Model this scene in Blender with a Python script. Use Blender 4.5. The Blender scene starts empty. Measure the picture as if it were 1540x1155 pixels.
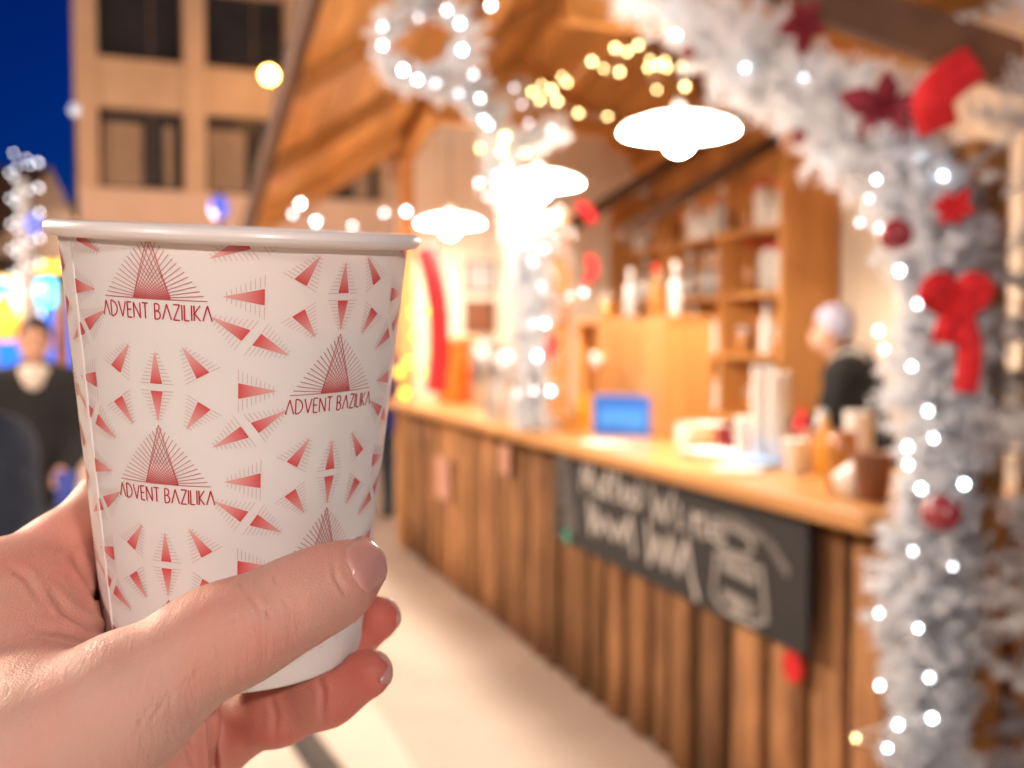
import bpy, bmesh, math, random
import numpy as np
from mathutils import Vector, Matrix
random.seed(7); rng = np.random.default_rng(7)
S = bpy.context.scene
COL = S.collection
R = math.radians
# ------------------------------------------------------------------ camera
F = 1511.0; PITCH = R(2.37); CAMZ = 1.5
cam_d = bpy.data.cameras.new('camera'); cam = bpy.data.objects.new('camera', cam_d); COL.objects.link(cam)
cam.location = (0, 0, CAMZ); cam.rotation_euler = (R(90) - PITCH, 0, 0)
cam_d.sensor_width = 36; cam_d.lens = 36 * F / 1540; cam_d.clip_start = .01; cam_d.clip_end = 600
cam_d.dof.use_dof = True; cam_d.dof.focus_distance = .207; cam_d.dof.aperture_fstop = 10.5; cam_d.dof.aperture_blades = 7
S.camera = cam
# ------------------------------------------------------------------ sky: clear blue hour after sunset
world = bpy.data.worlds.new('World'); S.world = world; world.use_nodes = True
wn = world.node_tree.nodes; wl = world.node_tree.links
sky = wn.new('ShaderNodeTexSky'); sky.sky_type = 'NISHITA'; sky.sun_disc = False
sky.sun_elevation = R(-4.5); sky.sun_rotation = R(20); sky.ozone_density = 6
tint = wn.new('ShaderNodeMix'); tint.data_type = 'RGBA'; tint.blend_type = 'MULTIPLY'; tint.inputs[0].default_value = 1
tint.inputs[7].default_value = (.02, .8, 1.0, 1)
wl.new(sky.outputs[0], tint.inputs[6]); wl.new(tint.outputs[2], wn['Background'].inputs[0])
wn['Background'].inputs[1].default_value = .8
# ------------------------------------------------------------------ exposure and engine
S.view_settings.view_transform = 'Standard'; S.view_settings.look = 'None'
S.view_settings.exposure = 2.35; S.view_settings.gamma = 1; S.view_settings.use_curve_mapping = False
S.render.engine = 'CYCLES'; S.cycles.use_denoising = True
S.cycles.max_bounces = 6; S.cycles.diffuse_bounces = 3; S.cycles.glossy_bounces = 2; S.cycles.transmission_bounces = 4
S.cycles.sample_clamp_indirect = 4; S.cycles.caustics_reflective = False; S.cycles.caustics_refractive = False

# ------------------------------------------------------------------ helpers
CR = Matrix(((1, 0, 0), (0, math.cos(PITCH), math.sin(PITCH)), (0, -math.sin(PITCH), math.cos(PITCH))))
CRn = np.array(CR)
def CF(px, py, d): return np.array([(px - 770) / F * d, d, -(py - 577.5) / F * d])       # view frame: right, forward, up
def P(px, py, d): return Vector(CRn @ CF(px, py, d) + np.array([0, 0, CAMZ]))
HR = R(19.9); HC = Vector((.92, 2.49, 0))                                             # the stall's own frame: x into it, y along it
HM = Matrix.Translation(HC) @ Matrix.Rotation(HR, 4, 'Z'); HI = HM.inverted()
def H(w, u, z): return HM @ Vector((w, u, z))
def HP(px, py, w):                                                                    # where the sight line meets the upright plane x = w of the stall
    d = CRn @ CF(px, py, 1); o = HI @ Vector((0, 0, CAMZ)); q = HI @ Vector((d[0], d[1], d[2] + CAMZ)) - o
    t = (w - o.x) / q.x; return o + q * t
def HZ(px, py, z):                                                                    # where it meets the level z
    d = CRn @ CF(px, py, 1); t = (z - CAMZ) / d[2]
    return HI @ Vector((d[0] * t, d[1] * t, z))

def mesh_obj(name, verts, faces, mat=None, parent=None, smooth=False):
    me = bpy.data.meshes.new(name); me.from_pydata([tuple(v) for v in verts], [], [tuple(f) for f in faces]); me.update()
    if smooth: me.polygons.foreach_set('use_smooth', [True] * len(me.polygons))
    o = bpy.data.objects.new(name, me); COL.objects.link(o)
    if mat: me.materials.append(mat)
    if parent: o.parent = parent
    return o
def link_mesh(name, me, parent=None, loc=(0, 0, 0), rot=None, scale=None):
    o = bpy.data.objects.new(name, me); COL.objects.link(o); o.location = loc
    if rot is not None: o.rotation_euler = rot
    if scale is not None: o.scale = scale
    if parent: o.parent = parent
    return o
def tag(o, label, cat, group=None):
    o['label'] = label; o['category'] = cat
    if group: o['group'] = group
    return o
def thing(name, label, cat, loc=(0, 0, 0), rz=0, group=None):
    o = bpy.data.objects.new(name, None); COL.objects.link(o); o.location = loc; o.rotation_euler = (0, 0, rz); o.empty_display_size = .1
    return tag(o, label, cat, group)

class MB:
    def __init__(s): s.v = []; s.f = []
    def add(s, v, f):
        n = len(s.v); s.v += [tuple(x) for x in v]; s.f += [tuple(i + n for i in q) for q in f]; return s
    def box(s, x0, x1, y0, y1, z0, z1, c=0):
        if c <= 0:
            v = [(x, y, z) for z in (z0, z1) for x, y in ((x0, y0), (x1, y0), (x1, y1), (x0, y1))]
            return s.add(v, [(3, 2, 1, 0), (4, 5, 6, 7), (0, 1, 5, 4), (1, 2, 6, 5), (2, 3, 7, 6), (3, 0, 4, 7)])
        v = []                                                                        # chamfered edges
        for z, i in ((z0, c), (z0 + c, 0), (z1 - c, 0), (z1, c)):
            v += [(x0 + c + i*.0, y0 + i, z), (x1 - c, y0 + i, z), (x1 - i, y0 + c, z), (x1 - i, y1 - c, z), (x1 - c, y1 - i, z), (x0 + c, y1 - i, z), (x0 + i, y1 - c, z), (x0 + i, y0 + c, z)]
        f = [tuple(range(7, -1, -1)), tuple(range(24, 32))]
        for k in range(3):
            for i in range(8): j = (i + 1) % 8; f.append((k*8+i, k*8+j, k*8+8+j, k*8+8+i))
        return s.add(v, f)
    def beam(s, a, b, w, h, up=(0, 0, 1)):
        a = Vector(a); b = Vector(b); d = (b - a).normalized(); x = d.cross(Vector(up)).normalized(); y = x.cross(d)
        v = [p + x * sx * w / 2 + y * sy * h / 2 for p in (a, b) for sx, sy in ((-1, -1), (1, -1), (1, 1), (-1, 1))]
        return s.add(v, [(0, 1, 2, 3), (7, 6, 5, 4), (0, 4, 5, 1), (1, 5, 6, 2), (2, 6, 7, 3), (3, 7, 4, 0)])
    def lathe(s, prof, n=24, c=(0, 0, 0), cap=True):
        v = [(c[0] + r * math.cos(2*math.pi*i/n), c[1] + r * math.sin(2*math.pi*i/n), c[2] + z) for r, z in prof for i in range(n)]
        f = [(k*n+i, k*n+(i+1) % n, k*n+n+(i+1) % n, k*n+n+i) for k in range(len(prof)-1) for i in range(n)]
        if cap: f += [tuple(range(n-1, -1, -1)), tuple((len(prof)-1)*n + i for i in range(n))]
        return s.add(v, f)
    def tube(s, pts, r, n=8):
        pts = [Vector(p) for p in pts]; k = len(pts); v = []
        for i, p in enumerate(pts):
            d = (pts[min(i+1, k-1)] - pts[max(i-1, 0)]).normalized()
            a = d.cross(Vector((.13, .31, .94))); a = a.normalized() if a.length > 1e-3 else d.orthogonal().normalized()
            b = d.cross(a); q = r[i] if isinstance(r, (list, tuple)) else r
            v += [p + (a * math.cos(2*math.pi*j/n) + b * math.sin(2*math.pi*j/n)) * q for j in range(n)]
        f = [(i*n+j, i*n+(j+1) % n, i*n+n+(j+1) % n, i*n+n+j) for i in range(k-1) for j in range(n)]
        f += [tuple(range(n-1, -1, -1)), tuple((k-1)*n + j for j in range(n))]
        return s.add(v, f)
    def build(s, name, mat=None, parent=None, smooth=False): return mesh_obj(name, s.v, s.f, mat, parent, smooth)
def box(name, mat, parent, x0, x1, y0, y1, z0, z1, c=0): return MB().box(x0, x1, y0, y1, z0, z1, c).build(name, mat, parent)
def autosmooth(o, ang=40):
    me = o.data; me.polygons.foreach_set('use_smooth', [True] * len(me.polygons))
    bm = bmesh.new(); bm.from_mesh(me); bm.normal_update()
    for e in bm.edges:
        if len(e.link_faces) == 2 and e.calc_face_angle(0) > R(ang): e.smooth = False
    bm.to_mesh(me); bm.free(); return o

# ------------------------------------------------------------------ materials
def pmat(name, c1, c2=None, scale=8, rough=.6, bump=0, bscale=None, stretch=(1, 1, 1), vary=0, spec=.5, coat=0, detail=6, metal=0, sss=0, dist=.002, trans=0):
    m = bpy.data.materials.new(name); m.use_nodes = True; n = m.node_tree.nodes; l = m.node_tree.links; b = n['Principled BSDF']
    b.inputs['Roughness'].default_value = rough; b.inputs['Specular IOR Level'].default_value = spec; b.inputs['Metallic'].default_value = metal
    b.inputs['Coat Weight'].default_value = coat; b.inputs['Coat Roughness'].default_value = .15
    if trans: b.inputs['Transmission Weight'].default_value = trans
    if sss: b.inputs['Subsurface Weight'].default_value = sss; b.inputs['Subsurface Radius'].default_value = (1, .4, .25); b.inputs['Subsurface Scale'].default_value = .004
    c2 = c2 or tuple(x * .8 for x in c1)
    tc = n.new('ShaderNodeTexCoord'); mp = n.new('ShaderNodeMapping'); mp.inputs['Scale'].default_value = stretch
    l.new(tc.outputs['Object'], mp.inputs['Vector'])
    vec = mp.outputs['Vector']
    if vary:
        oi = n.new('ShaderNodeObjectInfo'); ad = n.new('ShaderNodeVectorMath'); ad.operation = 'ADD'
        ml = n.new('ShaderNodeVectorMath'); ml.operation = 'SCALE'; ml.inputs['Scale'].default_value = 37
        cb = n.new('ShaderNodeCombineXYZ')
        for i in range(3): l.new(oi.outputs['Random'], cb.inputs[i])
        l.new(cb.outputs[0], ml.inputs[0]); l.new(vec, ad.inputs[0]); l.new(ml.outputs[0], ad.inputs[1]); vec = ad.outputs[0]
    nz = n.new('ShaderNodeTexNoise'); nz.inputs['Scale'].default_value = scale; nz.inputs['Detail'].default_value = detail; nz.inputs['Roughness'].default_value = .6
    l.new(vec, nz.inputs['Vector'])
    rp = n.new('ShaderNodeValToRGB'); rp.color_ramp.elements[0].position = .32; rp.color_ramp.elements[1].position = .68
    rp.color_ramp.elements[0].color = (*c2, 1); rp.color_ramp.elements[1].color = (*c1, 1); l.new(nz.outputs['Fac'], rp.inputs['Fac'])
    out = rp.outputs['Color']
    if vary:
        hs = n.new('ShaderNodeHueSaturation'); mr = n.new('ShaderNodeMapRange'); mr.inputs[3].default_value = 1 - vary; mr.inputs[4].default_value = 1 + vary
        l.new(oi.outputs['Random'], mr.inputs[0]); l.new(mr.outputs[0], hs.inputs['Value']); l.new(out, hs.inputs['Color']); out = hs.outputs['Color']
    l.new(out, b.inputs['Base Color'])
    if bump:
        nb = n.new('ShaderNodeTexNoise'); nb.inputs['Scale'].default_value = bscale or scale * 4; nb.inputs['Detail'].default_value = 5
        l.new(vec, nb.inputs['Vector']); bp = n.new('ShaderNodeBump'); bp.inputs['Strength'].default_value = bump; bp.inputs['Distance'].default_value = dist
        l.new(nb.outputs['Fac'], bp.inputs['Height']); l.new(bp.outputs['Normal'], b.inputs['Normal'])
    return m
def emat(name, col, strength):
    m = bpy.data.materials.new(name); m.use_nodes = True; n = m.node_tree.nodes; b = n['Principled BSDF']
    b.inputs['Base Color'].default_value = (*[min(1, c) * .8 for c in col], 1); b.inputs['Emission Color'].default_value = (*col, 1); b.inputs['Emission Strength'].default_value = strength
    return m
M = {}
M['plank'] = pmat('rough_plank_wood', (.48, .245, .105), (.16, .078, .036), 3.2, .75, .5, 14, (4.5, 4.5, .8), .45, .3)
M['pine'] = pmat('warm_pine', (.58, .275, .085), (.42, .18, .05), 2.2, .55, .25, 10, (5, 5, .7), .2, .4)
M['pineh'] = pmat('warm_pine_lengthwise', (.60, .29, .085), (.42, .185, .05), 2.2, .6, .25, 10, (5, .6, 5), .22, .35)
M['beam'] = pmat('dark_beam_wood', (.12, .06, .036), (.07, .035, .022), 2.5, .7, .3, 10, (3, .8, 3), .2, .3)
M['top'] = pmat('varnished_counter', (.62, .33, .115), (.47, .225, .07), 2.4, .36, .12, 9, (6, .5, 6), 0, .5, .3)
M['cream'] = pmat('cream_plaster', (.80, .70, .58), (.73, .62, .5), 3, .8, .15)
M['back'] = pmat('dark_backing', (.05, .028, .018), None, 6, .9)
M['stucco'] = pmat('ochre_stucco', (.52, .41, .32), (.44, .34, .26), 1.2, .85, .2, 20)
M['stucco2'] = pmat('pale_stucco', (.62, .51, .46), (.54, .44, .39), 1.0, .85, .2, 20)
M['glassdark'] = pmat('night_window_glass', (.035, .04, .055), (.022, .025, .035), 1.2, .16, spec=.7)
M['curtain'] = pmat('window_curtain', (.35, .28, .23), (.2, .16, .13), 3, .9, stretch=(6, 6, .4))
M['frame'] = pmat('brown_window_frame', (.14, .10, .075), None, 4, .6)
M['roof'] = pmat('roof_felt', (.09, .06, .045), (.06, .04, .03), 5, .85)
M['white'] = pmat('white_enamel', (.78, .78, .76), (.72, .72, .7), 4, .35)
M['steel'] = pmat('brushed_steel', (.55, .54, .52), (.42, .41, .4), 6, .32, metal=.9)
M['blackm'] = pmat('black_metal', (.03, .03, .032), None, 6, .5)
M['black'] = pmat('black_cloth', (.008, .008, .010), (.004, .004, .005), 14, .9, .4)
M['navy'] = pmat('navy_cloth', (.05, .065, .10), (.02, .027, .045), 9, .85, .4)
M['flock'] = pmat('flocked_white_needles', (.88, .91, .95), (.76, .79, .84), 30, .8)
M['flockgrey'] = pmat('grey_white_needles', (.66, .66, .67), (.44, .44, .46), 18, .85)
def translucent(m, c, f):
    n = m.node_tree.nodes; l = m.node_tree.links; tr = n.new('ShaderNodeBsdfTranslucent'); tr.inputs[0].default_value = (*c, 1); mx = n.new('ShaderNodeMixShader'); mx.inputs[0].default_value = f
    l.new(n['Principled BSDF'].outputs[0], mx.inputs[1]); l.new(tr.outputs[0], mx.inputs[2]); l.new(mx.outputs[0], n['Material Output'].inputs[0])
translucent(M['flock'], (.88, .92, .97), .42); translucent(M['flockgrey'], (.7, .7, .71), .35)
M['red'] = pmat('red_felt', (.72, .012, .018), (.55, .008, .014), 18, .8, .3)
M['burg'] = pmat('burgundy_velvet', (.26, .012, .03), (.17, .008, .02), 20, .7, .3)
M['bauble'] = pmat('burgundy_gloss', (.30, .012, .03), (.22, .01, .02), 4, .22, coat=.6)
M['slate'] = pmat('chalkboard_slate', (.021, .0235, .027), (.014, .0155, .018), 3, .7, .1, 40)
M['chalk'] = pmat('white_chalk', (.72, .70, .68), (.42, .41, .4), 60, .95)
M['chalkf'] = pmat('faded_chalk', (.22, .21, .21), (.10, .098, .098), 40, .95)
M['chalkg'] = pmat('smudged_chalk', (.42, .41, .40), (.22, .215, .21), 50, .95)
M['teal'] = pmat('green_sticker', (.06, .45, .33), None, 6, .5)
M['stone'] = pmat('pale_paving', (.58, .50, .43), (.40, .34, .29), .8, .5, .12, 60, spec=.4)
M['stone2'] = pmat('lighter_paving', (.64, .56, .49), (.55, .48, .42), 1.3, .5, .12, 60, spec=.4)
M['blue'] = pmat('blue_carton', (.02, .15, .62), (.015, .11, .5), 5, .45)
M['yellow'] = pmat('mustard_jar', (.75, .36, .015), (.6, .28, .01), 5, .4)
M['orange'] = pmat('orange_plastic', (.95, .17, .01), (.85, .14, .01), 5, .45)
M['paper'] = pmat('white_paper', (.80, .79, .77), (.72, .71, .69), 8, .7)
M['glass'] = pmat('pale_glass', (.80, .82, .82), (.7, .73, .73), 4, .12, trans=.55, coat=.3)
M['amber'] = pmat('amber_glass', (.65, .28, .06), (.5, .2, .04), 4, .15, trans=.35)
M['cocoa'] = pmat('brown_clay', (.22, .085, .04), (.16, .06, .03), 6, .45)
M['pinkp'] = pmat('pink_paper', (.60, .33, .24), (.5, .27, .19), 6, .7)
M['greyp'] = pmat('grey_plastic', (.45, .46, .47), (.36, .37, .38), 6, .4)
M['led'] = emat('cool_white_led', (.80, .93, 1.0), 6)
M['ledm'] = emat('soft_white_led', (.90, .93, 1.0), 2.6)
M['ledw'] = emat('warm_white_led', (1.0, .74, .32), 3.6)
M['leddim'] = emat('dim_led', (.92, .92, .97), 1.5)
M['opalout'] = emat('glowing_shade', (1.0, .84, .64), 3.2)
M['opal'] = emat('lit_opal_shade', (1.0, .89, .74), 18)
M['globe'] = emat('lit_bulb', (1.0, .87, .70), 52)
M['sodium'] = emat('sodium_lamp', (1.0, .42, .07), 14)
M['bluelit'] = emat('blue_backlit_panel', (.02, .20, 1.0), .26)
M['cyanlit'] = emat('cyan_light_strip', (.08, .62, 1.0), 1.1)
M['amberlit'] = emat('amber_fairy_light', (1.0, .55, .05), 1.1)
# ------------------------------------------------------------------ signed-distance modelling for bodies (surface nets)
def surface_nets(f, org, h):
    s = f < 0; nx, ny, nz = f.shape
    c8 = [(i, j, k) for i in (0, 1) for j in (0, 1) for k in (0, 1)]
    sl = lambda a, c: a[c[0]:nx-1+c[0], c[1]:ny-1+c[1], c[2]:nz-1+c[2]]
    cnt = sum(sl(s, c).astype(np.int8) for c in c8); act = (cnt > 0) & (cnt < 8)
    ii = np.argwhere(act); acc = np.zeros((len(ii), 3)); num = np.zeros(len(ii))
    fv = {c: f[ii[:, 0]+c[0], ii[:, 1]+c[1], ii[:, 2]+c[2]] for c in c8}
    for a in c8:
        for ax in range(3):
            if a[ax]: continue
            b = list(a); b[ax] = 1; b = tuple(b); fa, fb = fv[a], fv[b]; m = (fa < 0) != (fb < 0)
            t = np.where(m, fa / np.where(m, fa - fb, 1), 0); p = np.tile(np.array(a, float), (len(ii), 1)); p[:, ax] = t
            acc += np.where(m[:, None], p, 0); num += m
    v = (ii + acc / num[:, None]) * h + org
    idx = np.full(act.shape, -1, np.int64); idx[act] = np.arange(len(ii)); faces = []
    for ax in range(3):
        A = [slice(None)] * 3; B = [slice(None)] * 3; A[ax] = slice(0, -1); B[ax] = slice(1, None)
        d = s[tuple(A)] != s[tuple(B)]; e = np.argwhere(d); o1, o2 = (ax + 1) % 3, (ax + 2) % 3
        e = e[(e[:, o1] > 0) & (e[:, o2] > 0) & (e[:, o1] < f.shape[o1]-1) & (e[:, o2] < f.shape[o2]-1)]
        def at(d1, d2):
            q = e.copy(); q[:, o1] += d1; q[:, o2] += d2; return idx[q[:, 0], q[:, 1], q[:, 2]]
        q = np.stack([at(-1, -1), at(0, -1), at(0, 0), at(-1, 0)], 1)
        flip = ~s[e[:, 0], e[:, 1], e[:, 2]]; q[flip] = q[flip][:, ::-1]; faces.append(q)
    return v, np.concatenate(faces)
def smin(a, b, k):
    hh = np.clip(.5 + .5 * (b - a) / k, 0, 1); return b * (1 - hh) + a * hh - k * hh * (1 - hh)
class Field:
    def __init__(s, lo, hi, h):
        s.lo = np.array(lo, float); s.h = h; n = np.ceil((np.array(hi) - s.lo) / h).astype(int) + 1
        g = [s.lo[i] + h * np.arange(n[i]) for i in range(3)]; s.X, s.Y, s.Z = [a.astype(np.float32) for a in np.meshgrid(*g, indexing='ij')]
    def cone(s, a, b, ra, rb, flat=None):
        a = np.asarray(a, float); b = np.asarray(b, float); ab = b - a; L = max(float(ab @ ab), 1e-12)
        x, y, z = s.X - a[0], s.Y - a[1], s.Z - a[2]; t = np.clip((x * ab[0] + y * ab[1] + z * ab[2]) / L, 0, 1)
        return np.sqrt((x - t * ab[0])**2 + (y - t * ab[1])**2 + (z - t * ab[2])**2) - (ra + (rb - ra) * t)
    def chain(s, pts, rad, k=.004):
        d = None
        for i in range(len(pts) - 1):
            c = s.cone(pts[i], pts[i+1], rad[i], rad[i+1]); d = c if d is None else smin(d, c, k)
        return d
    def ell(s, c, r, M3=None):
        x, y, z = s.X - c[0], s.Y - c[1], s.Z - c[2]
        if M3 is not None: x, y, z = [M3[i][0] * x + M3[i][1] * y + M3[i][2] * z for i in range(3)]
        k0 = np.sqrt((x / r[0])**2 + (y / r[1])**2 + (z / r[2])**2) + 1e-9; k1 = np.sqrt((x / r[0]**2)**2 + (y / r[1]**2)**2 + (z / r[2]**2)**2) + 1e-9
        return k0 * (k0 - 1) / k1
    def mesh(s, f): return surface_nets(f.astype(np.float64), s.lo, s.h)
def relax(v, faces, n=2, lam=.5):
    e = np.concatenate([faces[:, [0, 1]], faces[:, [1, 2]], faces[:, [2, 3]], faces[:, [3, 0]]]); deg = np.bincount(np.r_[e[:, 0], e[:, 1]], minlength=len(v))[:, None]
    for _ in range(n):
        a = np.zeros_like(v)
        for i in range(3): a[:, i] = np.bincount(e[:, 0], v[e[:, 1], i], len(v)) + np.bincount(e[:, 1], v[e[:, 0], i], len(v))
        v = v + lam * (a / deg - v)
    return v

# ------------------------------------------------------------------ paper cup
TOP = CF(361, 355, .238); ta, tr = R(8.5), R(2.6)
AX = np.array([math.sin(tr), -math.sin(ta) * math.cos(tr), math.cos(ta) * math.cos(tr)])
CL = .1005; R0, R1 = .0306, .0396
BOT = TOP - AX * CL
fwd = -TOP / np.linalg.norm(TOP); fwd = fwd - AX * (fwd @ AX); fwd /= np.linalg.norm(fwd)      # towards the viewer, angle 0
side = np.cross(AX, fwd)                                                                   # to the right seen from the viewer
cupR = CRn @ np.stack([side, -fwd, AX], 1); cupM = Matrix.Translation(Vector(CRn @ BOT) + Vector((0, 0, CAMZ))) @ Matrix(cupR.tolist()).to_4x4()
def cup_pt(th, v, off=0):                                                                  # th: angle from the viewer's side, v: metres below the brim
    r = R1 + (R0 - R1) * v / CL + off
    return (r * math.sin(th), -r * math.cos(th), CL - v)
cup = thing('paper_cup', 'white paper cup printed with red pyramid logos, held in a hand', 'cup'); cup.matrix_world = cupM
M['cup'] = pmat('coated_white_paper', (.82, .79, .76), (.80, .77, .74), 3, .36, .02, 900, spec=.5, coat=.15, sss=.15, dist=.0005)
n = 128; b = MB()
prof = [(R0 - .002, .0065), (R0 - .0006, .0062), (R0 - .0004, .0004), (R0 - .0001, 0), (R0 + .0002, .0006)] + [(R0 + (R1 - R0) * t, CL * t) for t in np.linspace(.03, 1, 22)]
b.lathe(prof, n, cap=False)
ins = [(R0 - .002, .0065)] + [(R0 - .0007 + (R1 - R0) * t, CL * t) for t in np.linspace(.08, .995, 12)]
nv = len(b.v); b.lathe(ins, n, cap=False); b.f = b.f[:(len(prof)-1)*n] + [q[::-1] for q in b.f[(len(prof)-1)*n:]]
body = b.build('cup_wall', M['cup'], cup, True)
MB().lathe([(0.0001, .0066), (R0 - .0008, .0066), (R0 - .0008, .0070), (0.0001, .0070)], 64, cap=False).build('cup_base', M['cup'], cup)
rb = .00175; rc = R1 + .0012
MB().lathe([(rc + rb * math.cos(a), CL + .0004 + rb * math.sin(a)) for a in np.linspace(0, 2*math.pi, 19)], n, cap=False).build('rolled_rim', M['cup'], cup, True)
MB().lathe([(.0001, CL*.80), (R0 + (R1-R0)*.80 - .0009, CL*.80), (R0 + (R1-R0)*.80 - .0009, CL*.79), (.0001, CL*.79)], 64, cap=False).build('drink', M['cocoa'], cup)
sm = MB(); st = R(-60)                                                                     # overlapping side seam
for i in range(24):
    v0 = CL * (i / 23) * .985; sm.v += [cup_pt(st, v0, .0000), cup_pt(st, v0, .00022), cup_pt(st - .02, v0, .0002), cup_pt(st - .16, v0, .00002)]
    if i: k = 4 * i; sm.f += [(k-4+j, k+j, k+1+j, k-3+j) for j in range(3)]
sm.build('side_seam', M['cup'], cup, True)
# print
pm = bpy.data.materials.new('red_print'); pm.use_nodes = True; pb = pm.node_tree.nodes['Principled BSDF']; at_ = pm.node_tree.nodes.new('ShaderNodeAttribute'); at_.attribute_name = 'ink'
pm.node_tree.links.new(at_.outputs['Color'], pb.inputs['Base Color']); pb.inputs['Roughness'].default_value = .3; pb.inputs['Coat Weight'].default_value = .2
INK = np.array([.50, .013, .028]); PAPER = np.array([.80, .70, .66]); PINK = np.array([.76, .20, .18])
PER = .0392; OFF = .00012
class Ink:
    def __init__(s, th0, v0): s.v = []; s.f = []; s.c = []; s.th0 = th0; s.v0 = v0; s.off = OFF
    def pt(s, x, y, c):                                  # x in degrees round the cup, y in periods below the logo's tip
        vv = s.v0 + y * PER; s.v.append(cup_pt(R(s.th0 + x), min(max(vv, -.001), CL), s.off)); s.c.append(c); return len(s.v) - 1
    def line(s, x0, y0, x1, y1, w, c0, c1=None):         # w in mm
        c1 = c0 if c1 is None else c1; rr = (R1 + (R0 - R1) * min(max((s.v0 + (y0+y1)/2*PER) / CL, 0), 1)) * 1000
        kx = rr * math.pi / 180; ky = PER * 1000; dx, dy = (x1-x0)*kx, (y1-y0)*ky; L = math.hypot(dx, dy) or 1e-6
        nx, ny = -dy / L * w / 2 / kx, dx / L * w / 2 / ky; m = max(1, int(abs(x1-x0) / 4) + 1); a = None
        for i in range(m + 1):
            t = i / m; c = c0 + (c1 - c0) * t; x, y = x0 + (x1-x0)*t, y0 + (y1-y0)*t
            q = (s.pt(x+nx, y+ny, c), s.pt(x-nx, y-ny, c))
            if a: s.f.append((a[0], a[1], q[1], q[0]))
            a = q
    def tri(s, tip, l, r, ctip, cbase, m=8):
        a = None
        for i in range(m + 1):
            t = i / m; c = ctip + (cbase - ctip) * t ** 1.3; k = 3 if i > 0 else 1; row = []
            for j in range(4):
                e = np.array(l) + (np.array(r) - np.array(l)) * j / 3; p = np.array(tip) + (e - np.array(tip)) * max(t, .02); row.append(s.pt(p[0], p[1], c))
            if a: s.f += [(a[j], row[j], row[j+1], a[j+1]) for j in range(3)]
            a = row
    def build(s, name):
        keep = []
        for q in s.f:
            z = [s.v[i][2] for i in q]
            if max(z) <= CL + .0002 and min(z) > .0075: keep.append(q)
        if not keep: return
        o = mesh_obj(name, s.v, keep, pm, cup); me = o.data
        at = me.color_attributes.new('ink', 'FLOAT_COLOR', 'POINT'); at.data.foreach_set('color', np.c_[np.array(s.c), np.ones(len(s.c))].astype(np.float32).ravel())
        bm = bmesh.new(); bm.from_mesh(me); bmesh.ops.delete(bm, geom=[v for v in bm.verts if not v.link_faces], context='VERTS')
        for fc in bm.faces:
            if fc.normal.dot(Vector((fc.calc_center_median().x, fc.calc_center_median().y, 0))) < 0: fc.normal_flip()
        bm.to_mesh(me); bm.free(); return o
def motif(th0, v0, tip, l, r, name='triangle_motif'):    # solid fading triangle with a fan of fine rays along both sides
    k = Ink(th0, v0); tip, l, r = map(np.array, (tip, l, r)); k.tri(tip, l, r, PINK * .55 + PAPER * .45, INK * .85 + PINK * .28)
    mid = (l + r) / 2; bv = (r - l) / 2
    for sgn in (-1, 1):
        for i in range(9):
            t = i / 9; p0 = mid + bv * sgn + (tip - mid - bv * sgn) * t; e = mid + bv * sgn * 2.75 * (1 - .86 * t) + (tip - mid) * (t * .97 + .05 * t)
            d0 = p0 + (e - p0) * .12; k.line(*d0, *e, .085, INK * .55 + PAPER * .30, INK * .35 + PAPER * .5)
    k.build(name)
STROKES = {'A': (.80, [[(0, 0), (.4, 1), (.8, 0)]]), 'D': (.72, [[(0, 0), (0, 1), (.25, 1), (.5, .88), (.68, .65), (.7, .5), (.68, .35), (.5, .12), (.25, 0), (0, 0)]]),
 'V': (.74, [[(0, 1), (.37, 0), (.74, 1)]]), 'E': (.46, [[(.46, 1), (0, 1), (0, 0), (.46, 0)], [(0, .52), (.4, .52)]]), 'N': (.66, [[(0, 0), (0, 1), (.66, 0), (.66, 1)]]),
 'T': (.6, [[(0, 1), (.6, 1)], [(.3, 1), (.3, 0)]]), 'B': (.52, [[(0, 0), (0, 1), (.26, 1), (.42, .9), (.44, .74), (.36, .58), (.2, .53), (0, .53)], [(.2, .53), (.42, .46), (.52, .28), (.46, .1), (.3, 0), (0, 0)]]),
 'Z': (.56, [[(0, 1), (.56, 1), (0, 0), (.56, 0)]]), 'I': (.02, [[(0, 0), (0, 1)]]), 'L': (.42, [[(0, 1), (0, 0), (.42, 0)]]), 'K': (.54, [[(0, 0), (0, 1)], [(.52, 1), (.03, .48), (.54, 0)]])}
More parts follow.
